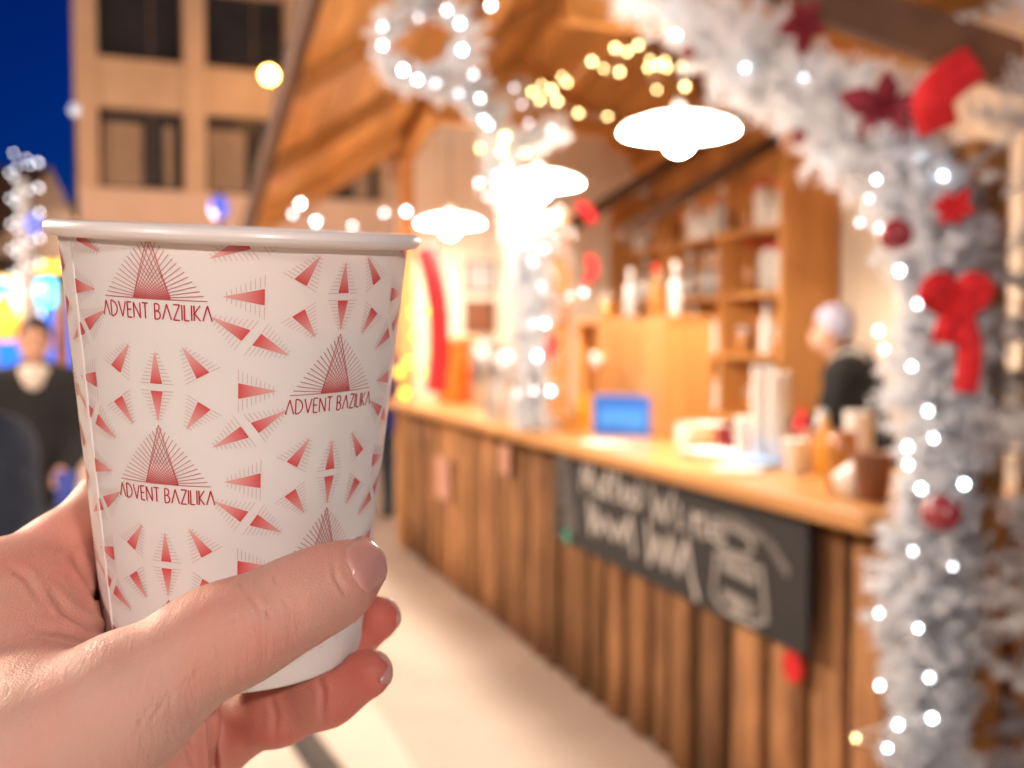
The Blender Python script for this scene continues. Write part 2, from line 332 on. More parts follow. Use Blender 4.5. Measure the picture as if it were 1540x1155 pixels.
def logo(th0, v0):
    k = Ink(th0, v0); w, W, B = 6.1, 17.2, .318; half = INK * .75 + PAPER * .14
    rows = 8                                             # solid ink at the pyramid's foot, densest in its corners
    for i in range(rows):
        t0 = .66 + .34 * i / rows; t1 = .66 + .34 * (i + 1) / rows
        def ink_at(t, j): return PAPER + (INK * 1.1 - PAPER) * min(1, ((t - .66) / .34) ** 1.5 * (.62 + .5 * abs(j - 3) / 3))
        a = [k.pt(-w * t0 + 2 * w * t0 * j / 6, B * t0, ink_at(t0, j)) for j in range(7)]; q = [k.pt(-w * t1 + 2 * w * t1 * j / 6, B * t1, ink_at(t1, j)) for j in range(7)]
        k.f += [(a[j], q[j], q[j+1], a[j+1]) for j in range(6)]
    k.off = OFF + .00005
    N = 15
    for sgn in (-1, 1):
        for i in range(N):
            t = i / (N - 1); sx = -sgn * w * (1 - t * .95); ex = sgn * (.9 + (W - .9) * t ** .92); ey = B * (.02 + .98 * t) - .012 * math.sin(math.pi * t)
            k.line(sx, B * .995, ex, ey, .13, half)
        k.line(sgn * w, B, 0, -.01, .13, INK)
    k.line(-W, B, W, B, .15, half); k.build('pyramid_logo')
    k = Ink(th0, v0); txt = 'ADVENT BAZILIKA'; gap = .2; tot = sum((STROKES[c][0] if c != ' ' else .22) + gap for c in txt) - gap; x = 0; sc = 37.0 / tot; hh = .080
    for c in txt:
        if c == ' ': x += .22 + gap; continue
        for st_ in STROKES[c][1]:
            for (ax_, ay), (bx, by) in zip(st_, st_[1:]):
                k.line((x + ax_) * sc - 18.5, B + .024 + (1 - ay) * hh, (x + bx) * sc - 18.5, B + .024 + (1 - by) * hh, .27, INK * .92)
        x += STROKES[c][0] + gap
    k.build('lettering')
for c in range(6):
    th0 = -26.5 + 60 * c; v00 = .0003 if c % 2 == 0 else .0003 + PER / 2
    if th0 > 180: th0 -= 360
    for k_ in range(-1, 4):
        v0 = v00 + k_ * PER
        logo(th0, v0)
        motif(th0, v0, (0, .59), (-2.1, .765), (2.1, .765)); motif(th0, v0, (0, .975), (2.1, .805), (-2.1, .805))
        for s_ in (-1, 1):
            motif(th0, v0, (s_*9, .56), (s_*13.4, .727), (s_*17.4, .69)); motif(th0, v0, (s_*9.4, 1.005), (s_*13.6, .85), (s_*17.6, .89))
            motif(th0, v0, (s_*38.5, .79), (s_*26.2, .745), (s_*26.2, .83))
            motif(th0 + s_*30, v0, (s_*12.2, -.105), (s_*.2, -.038), (s_*2.9, .02)); motif(th0 + s_*30, v0, (-s_*12.2, .10), (-s_*3, -.02), (-s_*.3, .042))

# ------------------------------------------------------------------ hand
hf = Field((-.185, .150, -.165), (-.018, .325, .000), .0011)
def C(px, py, d): return CF(px, py, d)
def ring(py_h, ang, extra, dz=0):                       # a point beside the cup: py_h metres above the cup's foot, angle round it (0 = viewer, + = right)
    r = R0 + (R1 - R0) * py_h / CL + extra; a = R(ang)
    return BOT + AX * (py_h + dz) + side * (r * math.sin(a)) + fwd * (r * math.cos(a))
# thumb
thumb = hf.chain([C(-100, 1235, .196), C(62, 1137, .196), C(190, 1056, .1975), C(298, 981, .2005), C(370, 943, .2030), C(447, 905, .2070), C(505, 877, .2125), C(543, 851, .2175)],
                 [.0190, .0158, .0127, .0091, .0081, .0080, .0071, .0056], .007)
thumb = smin(thumb, hf.ell(C(345, 953, .2015), (.012, .0080, .0084)), .006)      # joint
# palm and web
wrist = C(-330, 1420, .190)
mi, mm_, mr, mp = C(-20, 955, .232), C(40, 1030, .250), C(120, 1120, .262), C(235, 1215, .262)
palm = hf.cone(C(-250, 1330, .20), mi, .026, .0165)
for q, r_ in ((mm_, .0160), (mr, .0150), (mp, .0140)): palm = smin(palm, hf.cone(C(-230, 1400, .21), q, .026, r_), .016)
palm = smin(palm, hf.cone(mi, mp, .013, .0125), .012)
web = hf.cone(C(60, 1050, .212), C(35, 940, .232), .0140, .0140)
palm = smin(smin(palm, web, .016), thumb, .010)
# fingers
idx = hf.chain([mi, C(75, 893, .248), ring(.027, -130, .0084), ring(.032, -172, .0082), ring(.033, 150, .0078)], [.0158, .0120, .0098, .0085, .0070], .006)
mid = hf.chain([mm_, ring(.018, -108, .0100), ring(.020, -142, .0090), ring(.022, 178, .0085), ring(.023, 138, .0075)], [.0150, .0112, .0098, .0085, .0068], .006)
rg = hf.chain([mr, C(205, 1040, .280), ring(.002, -165, .0085), ring(.004, 150, .0080), C(520, 952, .2700), C(567, 930, .2660)], [.0140, .0102, .0092, .0085, .0074, .0060], .006)
pk = hf.chain([mp, C(345, 1096, .255), C(420, 1068, .2480), C(490, 1041, .2440), C(552, 1013, .2420)], [.0135, .0080, .0077, .0075, .0060], .005)
hand = palm
for q, kk in ((idx, .014), (mid, .006), (rg, .006)): hand = smin(hand, q, kk)
hand = smin(hand, pk, .0045)
hand = smin(hand, hf.cone(C(250, 1195, .238), C(284, 1090, .239), .0105, .0070), .0025)
# press the flesh flat against the cup
px_ = [hf.X - BOT[0], hf.Y - BOT[1], hf.Z - BOT[2]]; hgt = sum(a * float(b_) for a, b_ in zip(px_, AX))
rad = np.sqrt(np.maximum(sum(a * a for a in px_) - hgt**2, 0)); tt = np.clip(hgt / CL, -.05, 1)
cupd = np.maximum((rad - (R0 + (R1 - R0) * tt)) * .995, np.maximum(-hgt, hgt - CL))
hand = np.maximum(hand, -(cupd - .0003))
v, fq = hf.mesh(hand); v = relax(v, fq, 3, .45)
tmp = mesh_obj('tmp_hand', v, fq); tmp.modifiers.new('s', 'SUBSURF').levels = 1; dg = bpy.context.evaluated_depsgraph_get(); me_ = tmp.evaluated_get(dg).to_mesh()
v = np.empty(len(me_.vertices) * 3, np.float32); me_.vertices.foreach_get('co', v); v = v.reshape(-1, 3).astype(float); nrm_ = np.empty(len(v) * 3, np.float32); me_.vertices.foreach_get('normal', nrm_); nrm_ = nrm_.reshape(-1, 3)
fq = np.empty(len(me_.polygons) * 4, np.int32); me_.loops.foreach_get('vertex_index', fq); fq = fq.reshape(-1, 4); tmp.evaluated_get(dg).to_mesh_clear(); tmd = tmp.data; bpy.data.objects.remove(tmp); bpy.data.meshes.remove(tmd)
# skin folds pressed into the surface
uv_ = np.stack([770 + F * v[:, 0] / v[:, 1], 577.5 - F * v[:, 2] / v[:, 1]], 1); face_ = (np.sum(nrm_ * v, 1) < 0)
def fold(pts, w, depth, near=.0, far=1.0, taper=True):
    pts = np.array(pts, float); best = np.full(len(v), 1e9); tt_ = np.zeros(len(v)); m = len(pts) - 1
    for i in range(m):
        a, b_ = pts[i], pts[i+1]; ab = b_ - a; t = np.clip(((uv_ - a) @ ab) / (ab @ ab), 0, 1); d = np.linalg.norm(uv_ - a - t[:, None] * ab, axis=1); q = d < best; best[q] = d[q]; tt_[q] = ((i + t) / m)[q]
    k = np.exp(-(best / w) ** 2) - .45 * np.exp(-((best - 2.1 * w) / w) ** 2); k *= np.sin(np.pi * np.clip(tt_, .04, .96)) ** .6 if taper else 1
    sel = face_ & (v[:, 1] > near) & (v[:, 1] < far); v[sel] -= (nrm_ * (depth * k)[:, None])[sel]
fold([(172, 950), (150, 905), (128, 862), (112, 838)], 6, .0010, .208); fold([(168, 955), (132, 940), (98, 918), (78, 892)], 6, .0010, .208); fold([(150, 962), (105, 950), (55, 945)], 6, .0006, .208); fold([(160, 930), (140, 880), (136, 840)], 5, .0006, .208); fold([(60, 900), (40, 868), (12, 850)], 6, .0005, .208)
fold([(311, 1054), (317, 1090), (322, 1160)], 5, .0016, .225, 1, False); fold([(476, 1010), (486, 1042), (484, 1082)], 5, .0005, .225); fold([(405, 1040), (414, 1075), (412, 1115)], 5, .0004, .225)
fold([(268, 1105), (285, 1128), (292, 1160)], 5, .0005, .225)
rf_ = np.random.default_rng(4)
for i in range(15):                                      # short folds along the root of the thumb
    x_, y_ = 205 + i * 6.5 + rf_.uniform(-4, 4), 1098 - i * 5.6 + rf_.uniform(-14, 8); l_ = rf_.uniform(9, 17); fold([(x_, y_), (x_ + l_ * .4, y_ - l_)], 3.0, .00017, 0, .225)
for x_, y_, l_ in ((362, 876, 16), (374, 890, 24), (386, 905, 20), (412, 866, 14), (400, 915, 16), (350, 925, 20), (338, 950, 24), (372, 948, 20), (325, 975, 22), (428, 900, 14)): fold([(x_, y_), (x_ + l_ * .35, y_ + l_ * .8)], 3.2, .00030, 0, .225)
fold([(500, 838), (505, 868), (520, 893), (548, 900)], 4, .0003, 0, .225)
v = v @ CRn.T + np.array([0, 0, CAMZ])
def skin_mat(name, c1, c2, red):
    m = pmat(name, c1, c2, 35, .50, 0, spec=.40, sss=.35); n = m.node_tree.nodes; l = m.node_tree.links; b = n['Principled BSDF']
    b.inputs['Subsurface Scale'].default_value = .006; b.inputs['Subsurface Radius'].default_value = (1, .28, .14)
    tc = n.new('ShaderNodeTexCoord'); vo = n.new('ShaderNodeTexVoronoi'); vo.inputs['Scale'].default_value = 1300; vo.feature = 'DISTANCE_TO_EDGE'
    ns = n.new('ShaderNodeTexNoise'); ns.inputs['Scale'].default_value = 420; ns.inputs['Detail'].default_value = 4
    mp = n.new('ShaderNodeMapping'); mp.inputs['Scale'].default_value = (1, 1, 1.0)
    l.new(tc.outputs['Object'], mp.inputs[0]); l.new(mp.outputs[0], vo.inputs['Vector']); l.new(tc.outputs['Object'], ns.inputs['Vector'])
    ad = n.new('ShaderNodeMath'); ad.operation = 'MULTIPLY_ADD'; ad.inputs[1].default_value = 1.2; l.new(vo.outputs['Distance'], ad.inputs[0]); l.new(ns.outputs['Fac'], ad.inputs[2])
    at = n.new('ShaderNodeAttribute'); at.attribute_name = 'flush_glow'; sx = n.new('ShaderNodeSeparateColor'); l.new(at.outputs['Color'], sx.inputs[0])
    base = b.inputs['Base Color'].links[0].from_socket; bl = n.new('ShaderNodeTexNoise'); bl.inputs['Scale'].default_value = 70; bl.inputs['Detail'].default_value = 3; l.new(tc.outputs['Object'], bl.inputs['Vector'])
    ms = n.new('ShaderNodeMath'); ms.operation = 'MULTIPLY_ADD'; ms.use_clamp = True; l.new(sx.outputs[0], ms.inputs[0]); ms.inputs[1].default_value = .85
    b2 = n.new('ShaderNodeMapRange'); b2.inputs[1].default_value = .45; b2.inputs[2].default_value = .8; b2.inputs[4].default_value = .35; l.new(bl.outputs['Fac'], b2.inputs[0]); l.new(b2.outputs[0], ms.inputs[2])
    mx = n.new('ShaderNodeMix'); mx.data_type = 'RGBA'; mx.inputs[7].default_value = (.62, .14, .105, 1); l.new(ms.outputs[0], mx.inputs[0]); l.new(base, mx.inputs[6]); l.new(mx.outputs[2], b.inputs['Base Color'])
    wm = n.new('ShaderNodeMapping'); wm.inputs['Rotation'].default_value = (0, R(-27), 0); wm.inputs['Scale'].default_value = (620, 200, 90); l.new(tc.outputs['Object'], wm.inputs[0])
    wn_ = n.new('ShaderNodeTexNoise'); wn_.inputs['Scale'].default_value = 1; wn_.inputs['Detail'].default_value = 3; wn_.inputs['Distortion'].default_value = .6; l.new(wm.outputs[0], wn_.inputs['Vector'])
    wk = n.new('ShaderNodeMath'); wk.operation = 'MULTIPLY_ADD'; l.new(sx.outputs[1], wk.inputs[0]); wk.inputs[1].default_value = 4.5; wk.inputs[2].default_value = .35
    w2 = n.new('ShaderNodeMath'); w2.operation = 'MULTIPLY_ADD'; l.new(wn_.outputs['Fac'], w2.inputs[0]); l.new(wk.outputs[0], w2.inputs[1]); l.new(ad.outputs[0], w2.inputs[2]); ad = w2
    bp = n.new('ShaderNodeBump'); bp.inputs['Strength'].default_value = .28; bp.inputs['Distance'].default_value = .0006; l.new(ad.outputs[0], bp.inputs['Height']); l.new(bp.outputs['Normal'], b.inputs['Normal'])
    return m
M['skin'] = skin_mat('fair_skin', (.60, .385, .31), (.56, .33, .255), 0)
hand_o = thing('hand', 'bare left hand gripping the white paper cup, thumb across its front', 'hand', P(-60, 1200, .2))
hb = mesh_obj('hand_skin', v - np.array(hand_o.location), fq, M['skin'], hand_o, True)
fl = np.zeros(len(v))                                    # redder skin on fingertips, joints, folds; ring and little finger painted with backlit glow
for p_, r_, s_ in (((555, 848, .216), .011, .75), ((575, 930, .266), .02, 1.0), ((560, 1012, .242), .022, 1.0), ((420, 1075, .246), .03, .75), ((330, 1110, .25), .02, .6), ((150, 860, .245), .028, .55), ((110, 930, .215), .02, .4), ((345, 955, .195), .014, .25), ((270, 1130, .25), .025, .55)):
    fl = np.maximum(fl, s_ * np.exp(-(np.linalg.norm(v - np.array(P(*p_)), axis=1) / r_) ** 2))
wr_ = np.exp(-(np.linalg.norm(v - np.array(P(345, 960, .192)), axis=1) / .014) ** 2) + .8 * np.exp(-(np.linalg.norm(v - np.array(P(235, 1085, .187)), axis=1) / .018) ** 2) + .5 * np.exp(-(np.linalg.norm(v - np.array(P(100, 925, .212)), axis=1) / .02) ** 2)
ca = hb.data.color_attributes.new('flush_glow', 'FLOAT_COLOR', 'POINT'); ca.data.foreach_set('color', np.stack([fl, np.clip(wr_, 0, 1), fl * 0, fl * 0 + 1], 1).astype(np.float32).ravel())

from mathutils.bvhtree import BVHTree
bvh = BVHTree.FromPolygons([tuple(x) for x in v], [tuple(int(i) for i in q) for q in fq])
M['nail'] = pmat('pink_nail', (.64, .31, .27), (.58, .27, .235), 40, .30, .02, 60, spec=.5, coat=.3, sss=.25)
def nail(name, c, tipd, view, ln, wd, over=.0006, lift=.0004):
    c = Vector(CRn @ np.array(c)) + Vector((0, 0, CAMZ)); d = Vector(CRn @ np.array(tipd)).normalized(); nrm = Vector(CRn @ np.array(view)).normalized(); d = (d - nrm * d.dot(nrm)).normalized(); x = d.cross(nrm)
    m, nn = 13, 15; vs = []; fs = []; ok = True
    for i in range(nn):
        s_ = i / (nn - 1)
        ww = wd / 2 * (min(1, (1 - max(0, (.30 - s_) / .30) ** 2.2) ** .5) if s_ < .30 else (1 if s_ < .72 else (1 - ((s_ - .72) / .285) ** 2.4) ** .5))
        for j in range(m):
            t = -1 + 2 * j / (m - 1); p = c + d * ((s_ - .5) * ln) + x * t * ww
            hit, hn, _, _ = bvh.ray_cast(p + nrm * .03, -nrm)
            if hit is None or (hit - p).length > .012: hit = p - nrm * .004; ok = False
            edge = min(1, (1 - abs(t)) * 5) * min(1, s_ * 7)
            vs.append(hit + nrm * (-.0002 + (lift + .0002) * edge) - x * 0)
    for i in range(nn-1):
        for j in range(m-1): fs.append((i*m+j, i*m+j+1, i*m+m+j+1, i*m+m+j))
    vs = [p - hand_o.location for p in vs]
    o = mesh_obj(name, vs, fs, M['nail'], hand_o, True); sd = o.modifiers.new('thick', 'SOLIDIFY'); sd.thickness = .0005; sd.offset = 0
    return o
nail('thumb_nail', C(551, 849, .2120), (.86, .12, .42), (.45, -1, .16), .0096, .0106, lift=.0003)
nail('ring_fingernail', C(578, 926, .2670), (.9, .1, .35), (.62, .78, .1), .0085, .0085)
nail('little_fingernail', C(568, 1008, .2430), (.9, -.05, .4), (.55, .85, -.1), .0080, .0080)
slv = MB(); sp = [C(-290, 1380, .196), C(-520, 1600, .175), C(-800, 1900, .16), C(-1500, 2700, .13)]
slv.tube([CRn @ p for p in sp], [.034, .037, .041, .048], 24)
so = slv.build('coat_sleeve', M['black'], hand_o, True); so.location = Vector((0, 0, CAMZ)) - hand_o.location
# ------------------------------------------------------------------ ground
gr = mesh_obj('ground', [(-150, -150, 0), (150, -150, 0), (150, 150, 0), (-150, 150, 0)], [(0, 1, 2, 3)], M['stone']); gr['kind'] = 'structure'
def sheet(name, quad, z, mat):
    o = mesh_obj(name, [(x, y, z) for x, y in quad], [(0, 1, 2, 3)], mat); o['kind'] = 'structure'; return o
def hxy(w, u): p = H(w, u, 0); return (p.x, p.y)
sheet('path', [hxy(-2.6, -6), hxy(-.85, -6), hxy(-.85, 14), hxy(-2.6, 14)], .004, M['stone2'])

# ------------------------------------------------------------------ the wooden market stall
stall = thing('market_stall', 'open wooden market stall with slab-wood counter front and pitched pine roof', 'stall', HC, HR)
LEN = 5.1
box('front_backing', M['back'], stall, .05, .075, .02, LEN - .02, 0, 1.04)
u = 0.0; k = 0
while u < LEN - .05:
    wd = random.uniform(.13, .235); wd = min(wd, LEN - u); gp = random.uniform(.012, .03); d = random.uniform(.018, .042); j = random.uniform(-.006, .006)
    m_ = 7; vs = []
    for z in (0.004, .35 + random.uniform(-.1, .1), .7, 1.04):
        jj = random.uniform(-.005, .005)
        vs += [(.045 - d * math.sin(math.pi * i / (m_-1)) ** .55 * (1 + jj * 8), u + gp/2 + jj + (wd - gp) * i / (m_-1), z) for i in range(m_)]
    fs = [(r_*m_+i, r_*m_+m_+i, r_*m_+m_+i+1, r_*m_+i+1) for r_ in range(3) for i in range(m_-1)] + [tuple(range(m_)), tuple(range(4*m_-1, 3*m_-1, -1))]
    fs += [(0, 21, 21+6, 6)] if False else [(0, 7, 14, 21, 27, 20, 13, 6)[::-1]]
    mesh_obj('plank', vs, fs, M['plank'], stall, True); u += wd; k += 1
# side of the counter (near end) and far end
for e, (w0, n_) in ((-.012, (.06, 3)), (LEN + .012, (.06, 3))):
    for i in range(n_): box('plank', M['plank'], stall, w0 + i * .165, w0 + i * .165 + .155, e - .012, e + .012, .004, 1.04, .004)
ct = box('counter_top', M['top'], stall, -.13, .56, -.10, LEN + .12, 1.045, 1.092, .006)
# roof: front slope rising inward, ridge along the stall, short back slope
SL = .66; WE = -1.04; ZE = 2.6; WR = .95; U0, U1 = -.75, 5.6; ZR = ZE + SL * (WR - WE)
RISE = .22                                                     # the roof climbs towards its near end
def zf(w, u=1.5): return 2.34 + SL * (w - WE) + RISE * (4.9 - u)
def zb(w, u=1.5): return zf(WR, u) - SL * (w - WR)
def roof_piece(name, mat, a, b_, fn, t0, t1, u0, u1):
    MB().add([(w_, u_, fn(w_, u_) + t_) for t_ in (t0, t1) for w_, u_ in ((a, u0), (b_, u0), (b_, u1), (a, u1))], [(3, 2, 1, 0), (4, 5, 6, 7), (0, 1, 5, 4), (1, 2, 6, 5), (2, 3, 7, 6), (3, 0, 4, 7)]).build(name, mat, stall)
WB = 2.55
for i in range(16): roof_piece('roof_board', M['pineh'], WE + (WR - WE) * i / 16, WE + (WR - WE) * (i + 1) / 16 - .006, zf, 0, .025, U0, U1)
for i in range(12): roof_piece('roof_board', M['pineh'], WR + (WB - WR) * i / 12, WR + (WB - WR) * (i + 1) / 12 - .006, zb, 0, .025, U0, U1)
roof_piece('roof_covering', M['roof'], WE - .05, WR, zf, .03, .09, U0 - .05, U1 + .05); roof_piece('roof_covering', M['roof'], WR, WB + .1, zb, .03, .09, U0 - .05, U1 + .05)
for uu in (-.2, .85, 1.9, 2.95, 4.0, 5.05):
    MB().beam((WE + .02, uu, zf(WE + .02, uu) - .055), (WR, uu, zf(WR, uu) - .055), .075, .10).build('rafter', M['pineh'], stall)
    MB().beam((WR, uu, zf(WR, uu) - .062), (WB - .05, uu, zb(WB - .05, uu) - .062), .07, .10).build('rafter', M['pineh'], stall)
MB().beam((WE - .022, U0 - .03, zf(WE, U0) - .03), (WE - .022, U1, zf(WE, U1) - .03), .045, .15).build('fascia_board', M['beam'], stall)
MB().beam((WE, U0 - .03, zf(WE, U0) - .06), (WR, U0 - .03, zf(WR, U0) - .06), .04, .22).build('bargeboard', M['beam'], stall)
MB().beam((WR, U0 - .034, zf(WR, U0) - .06), (WB, U0 - .034, zb(WB, U0) - .06), .04, .22).build('bargeboard', M['beam'], stall)
MB().beam((.06, U0 + .1, zf(.06, U0) - .12), (.06, U1 - .1, zf(.06, U1) - .12), .10, .13).build('wall_plate', M['pineh'], stall)
MB().beam((1.95, U0 + .1, zb(1.95, U0) - .13), (1.95, U1 - .1, zb(1.95, U1) - .13), .10, .13).build('wall_plate', M['pineh'], stall)
for uu in (1.9, 4.0): MB().beam((-.02, uu + .09, 2.93), (2.0, uu + .09, 2.93), .08, .12).build('tie_beam', M['pineh'], stall)
q0, q1 = HP(962, 340, .9), HP(1200, 196, 1.75)
MB().beam((.72, 2.95, 2.08), (2.0, 2.95, 2.84), .07, .11, (0, 1, 0)).build('brace', M['beam'], stall)
hb0, hb1 = HI @ P(1150, -30, 2.95), HI @ P(1545, 106, 2.6)
MB().beam(hb0, hb1, .10, .12).build('brace', M['beam'], stall)
MB().beam((.62, 4.0, 2.10), (1.95, 4.0, 2.92), .07, .11, (0, 1, 0)).build('brace', M['beam'], stall)
for i, (w, uu) in enumerate(((.06, -.22), (.08, 2.34), (.06, LEN + .05))):
    box('post', M['pine'], stall, w - .055, w + .055, uu - .055, uu + .055, .002 if i != 1 else 1.094, (1.95, 2.10, zf(w, uu) - .1)[i], .008)
# back wall, far end wall and near end wall
WBK = 2.05
nn = 20
for i in range(nn):
    a = -.3 + (LEN + .3) * i / nn; b_ = -.3 + (LEN + .3) * (i + 1) / nn - .006
    pl = box('wall_board', M['cream'] if b_ < 3.05 else M['pine'], stall, WBK, WBK + .03, a, b_, .002, 3.05)
for i in range(10):
    a = .12 + 1.93 * i / 10; b_ = .12 + 1.93 * (i + 1) / 10 - .006; zt = min(zf(a, LEN), zb(b_, LEN)) - .03
    box('wall_board', M['cream'], stall, a, b_, LEN + .03, LEN + .055, .002, zt)
for i in range(10):
    a = .14 + 1.93 * i / 10; b_ = .14 + 1.93 * (i + 1) / 10 - .006; zt = min(zf(a), zb(b_)) - .03
    box('wall_board', M['pine'], stall, a, b_, -.31, -.285, .002, zt)
box('stall_floor', M['pineh'], stall, .1, 2.04, -.28, LEN, .006, .05)
# ------------------------------------------------------------------ chalkboard hung on the counter front
c00, c10, c11, c01 = [HP(*q, -.02) for q in ((838, 668), (1228, 758), (1222, 965), (842, 822))]
ua, ub = (c10.y + c11.y) / 2, (c00.y + c01.y) / 2; zt = 1.035; zb0 = c01.z; zb1 = c11.z
cb = thing('chalkboard', 'black chalkboard with white chalk writing hung on the slab-wood counter front', 'chalkboard', H(-.03, ua, 0), HR)
lenb = ub - ua; zlow = .5 * (zb0 + zb1)
box('board', M['slate'], cb, -.012, .006, 0, lenb, zlow, zt, .003)
def chalk(name, strokes, w, mat='chalk'):                    # strokes in board fractions: x from the left edge as read, y from the top
    b = MB()
    for st_ in strokes:
        for (x0, y0), (x1, y1) in zip(st_, st_[1:]):
            a = Vector((-.0135, lenb * (1 - x0), zt - (zt - zlow) * y0)); e = Vector((-.0135, lenb * (1 - x1), zt - (zt - zlow) * y1)); d = e - a
            if d.length < 1e-5: continue
            nrm = Vector((0, -d.z, d.y)).normalized() * w / 2; d.normalize(); a -= d * w * .3; e += d * w * .3
            b.add([a + nrm, a - nrm, e - nrm, e + nrm], [(0, 1, 2, 3)])
    return b.build(name, M[mat], cb)
HAND = {'M': [[(0, 1), (.1, 0), (.35, .8), (.6, 0), (.75, 1)]], 'u': [[(0, .4), (.05, .9), (.3, 1), (.45, .8), (.45, .4), (.5, 1)]], 'l': [[(.1, 1), (.05, .5), (.2, 0), (.3, .1), (.12, .8), (.25, 1)]],
        'e': [[(0, .7), (.4, .6), (.3, .4), (.05, .5), (.05, .9), (.3, 1), (.45, .85)]], 'd': [[(.4, .5), (.1, .5), (0, .8), (.2, 1), (.42, .8), (.45, 0), (.47, 1)]], 'W': [[(0, 0), (.2, 1), (.4, .3), (.6, 1), (.85, 0)]],
        'i': [[(.05, .3), (.1, 1), (.2, .9)]], 'n': [[(0, .4), (.05, 1), (.1, .5), (.35, .4), (.4, 1)]]}
def write(name, word, x, y, cw, h, w=.016):
    st_ = []
    for ch in word: chalk(name, [[(x + a * cw, y + b_ * h) for a, b_ in s_] for s_ in HAND[ch]], w); x += cw * {'M': .95, 'W': 1.0}.get(ch, .55)
write('chalk_letter', 'Mulled', .17, .08, .078, .27); write('chalk_letter', 'Wine', .50, .11, .105, .30)
for sc_ in ([[(.21, .45), (.22, .78), (.24, .5), (.26, .75), (.30, .55), (.33, .74), (.36, .56), (.38, .73), (.41, .45), (.43, .80)]], [[(.49, .46), (.50, .82), (.53, .55), (.56, .8), (.58, .5), (.61, .8), (.64, .48), (.66, .78), (.68, .95)]]): chalk('chalk_scrawl', sc_, .022)
mug = [[(.80 + .055 * math.cos(t), .36 + .10 * math.sin(t)) for t in np.linspace(0, 6.28, 17)], [(.745, .5), (.735, .85), (.77, .93), (.86, .94), (.895, .86), (.88, .5), (.745, .5)]]
for arc_ in ([(.77, .58), (.86, .6)], [(.77, .80), (.86, .82), (.80, .9)]): chalk('chalk_drawing', [arc_], .03, 'chalkg')
chalk('chalk_drawing', [[(.68, .42), (.72, .25), (.80, .2), (.9, .28), (.95, .45)]], .03, 'chalkf')
for m__ in mug: chalk('chalk_drawing', [m__], .020, 'chalkg')
chalk('chalk_scrawl', [[(.03, .1), (.09, .12), (.04, .22), (.11, .25), (.05, .38), (.12, .42), (.05, .55), (.13, .6), (.07, .75), (.13, .8), (.09, .2), (.11, .5)]], .045, 'chalkf')
st = HP(853, 806, -.045); o = mesh_obj('round_sticker', [(-.0015, .028 * math.cos(t), .028 * math.sin(t)) for t in np.linspace(0, 6.283, 15)[:-1]] + [(.004, .028 * math.cos(t), .028 * math.sin(t)) for t in np.linspace(0, 6.283, 15)[:-1]], [tuple(range(14)), tuple(range(27, 13, -1))] + [(i, 14+i, 14+(i+1) % 14, (i+1) % 14) for i in range(14)], M['teal'])
o.location = H(-.048, st.y, st.z); o.rotation_euler = (0, 0, HR); tag(o, 'small green round sticker at the lower corner of the chalkboard', 'sticker')
def disc(name, px, py, r, mat, label, cat, w=-.012, el=1.0):
    q = HP(px, py, w); n_ = 18; vs = [(x, r * math.cos(t), r * el * math.sin(t)) for x in (-.003, .003) for t in np.linspace(0, 6.283, n_ + 1)[:-1]]
    o = mesh_obj(name, vs, [tuple(range(n_)), tuple(range(2*n_-1, n_-1, -1))] + [(i, n_+i, n_+(i+1) % n_, (i+1) % n_) for i in range(n_)], mat); o.location = H(w, q.y, q.z); o.rotation_euler = (0, 0, HR); return tag(o, label, cat)
disc('round_sticker', 1192, 1003, .045, M['red'], 'red round sticker on the planks below the chalkboard', 'sticker')
def notice(px0, py0, px1, py1, mat, label, w=-.012):
    a, c = HP(px0, py0, w), HP(px1, py1, w); u0, u1 = sorted((a.y, c.y)); z0, z1 = sorted((a.z, c.z))
    o = box('paper_notice', mat, None, -.003, .003, 0, u1 - u0, z0, z1); o.location = H(w, u0, 0); o.rotation_euler = (0, 0, HR); return tag(o, label, 'notice')
notice(656, 684, 676, 756, M['pinkp'], 'larger pale pink paper notice pinned to the counter planks')
notice(752, 668, 766, 716, M['pinkp'], 'small pale pink paper slip pinned high on the counter planks')

# ------------------------------------------------------------------ pendant lamps over the counter
def pendant(u, w, label, rad=.21, z=2.27):
    t = thing('pendant_lamp', label, 'lamp', H(w, u, z), 0, 'pendant lamps over the counter')
    a = MB().lathe([(.025, .05), (.06, .047), (.13, .034), (rad * .93, .010), (rad, -.004), (rad, -.012)], 40, cap=False).build('lamp_shade', M['opalout'], t, True)
    MB().lathe([(rad, -.0125), (rad * .88, -.010), (.12, .022), (.04, .038), (.001, .04)], 40, cap=False).build('glowing_underside', M['opal'], t, True)
    MB().lathe([(.012, .04), (.03, .02), (.048, -.015), (.052, -.045), (.040, -.075), (.018, -.090), (.001, -.093)], 24, cap=False).build('light_bulb', M['globe'], t, True)
    MB().lathe([(.022, .048), (.022, .09), (.010, .105)], 16).build('lamp_holder', M['white'], t, True)
    MB().tube([(0, 0, .10), (0, 0, zf(w, u) - z - .02)], .004, 6).build('cord', M['blackm'], t)
pendant(1.21, .10, 'lit white saucer pendant lamp by the near white garland arch')
pendant(2.5, .06, 'lit white saucer pendant lamp just above the garlanded post', .21)
pendant(4.2, .12, 'lit white saucer pendant lamp farther along the counter than the garlanded post', .21)
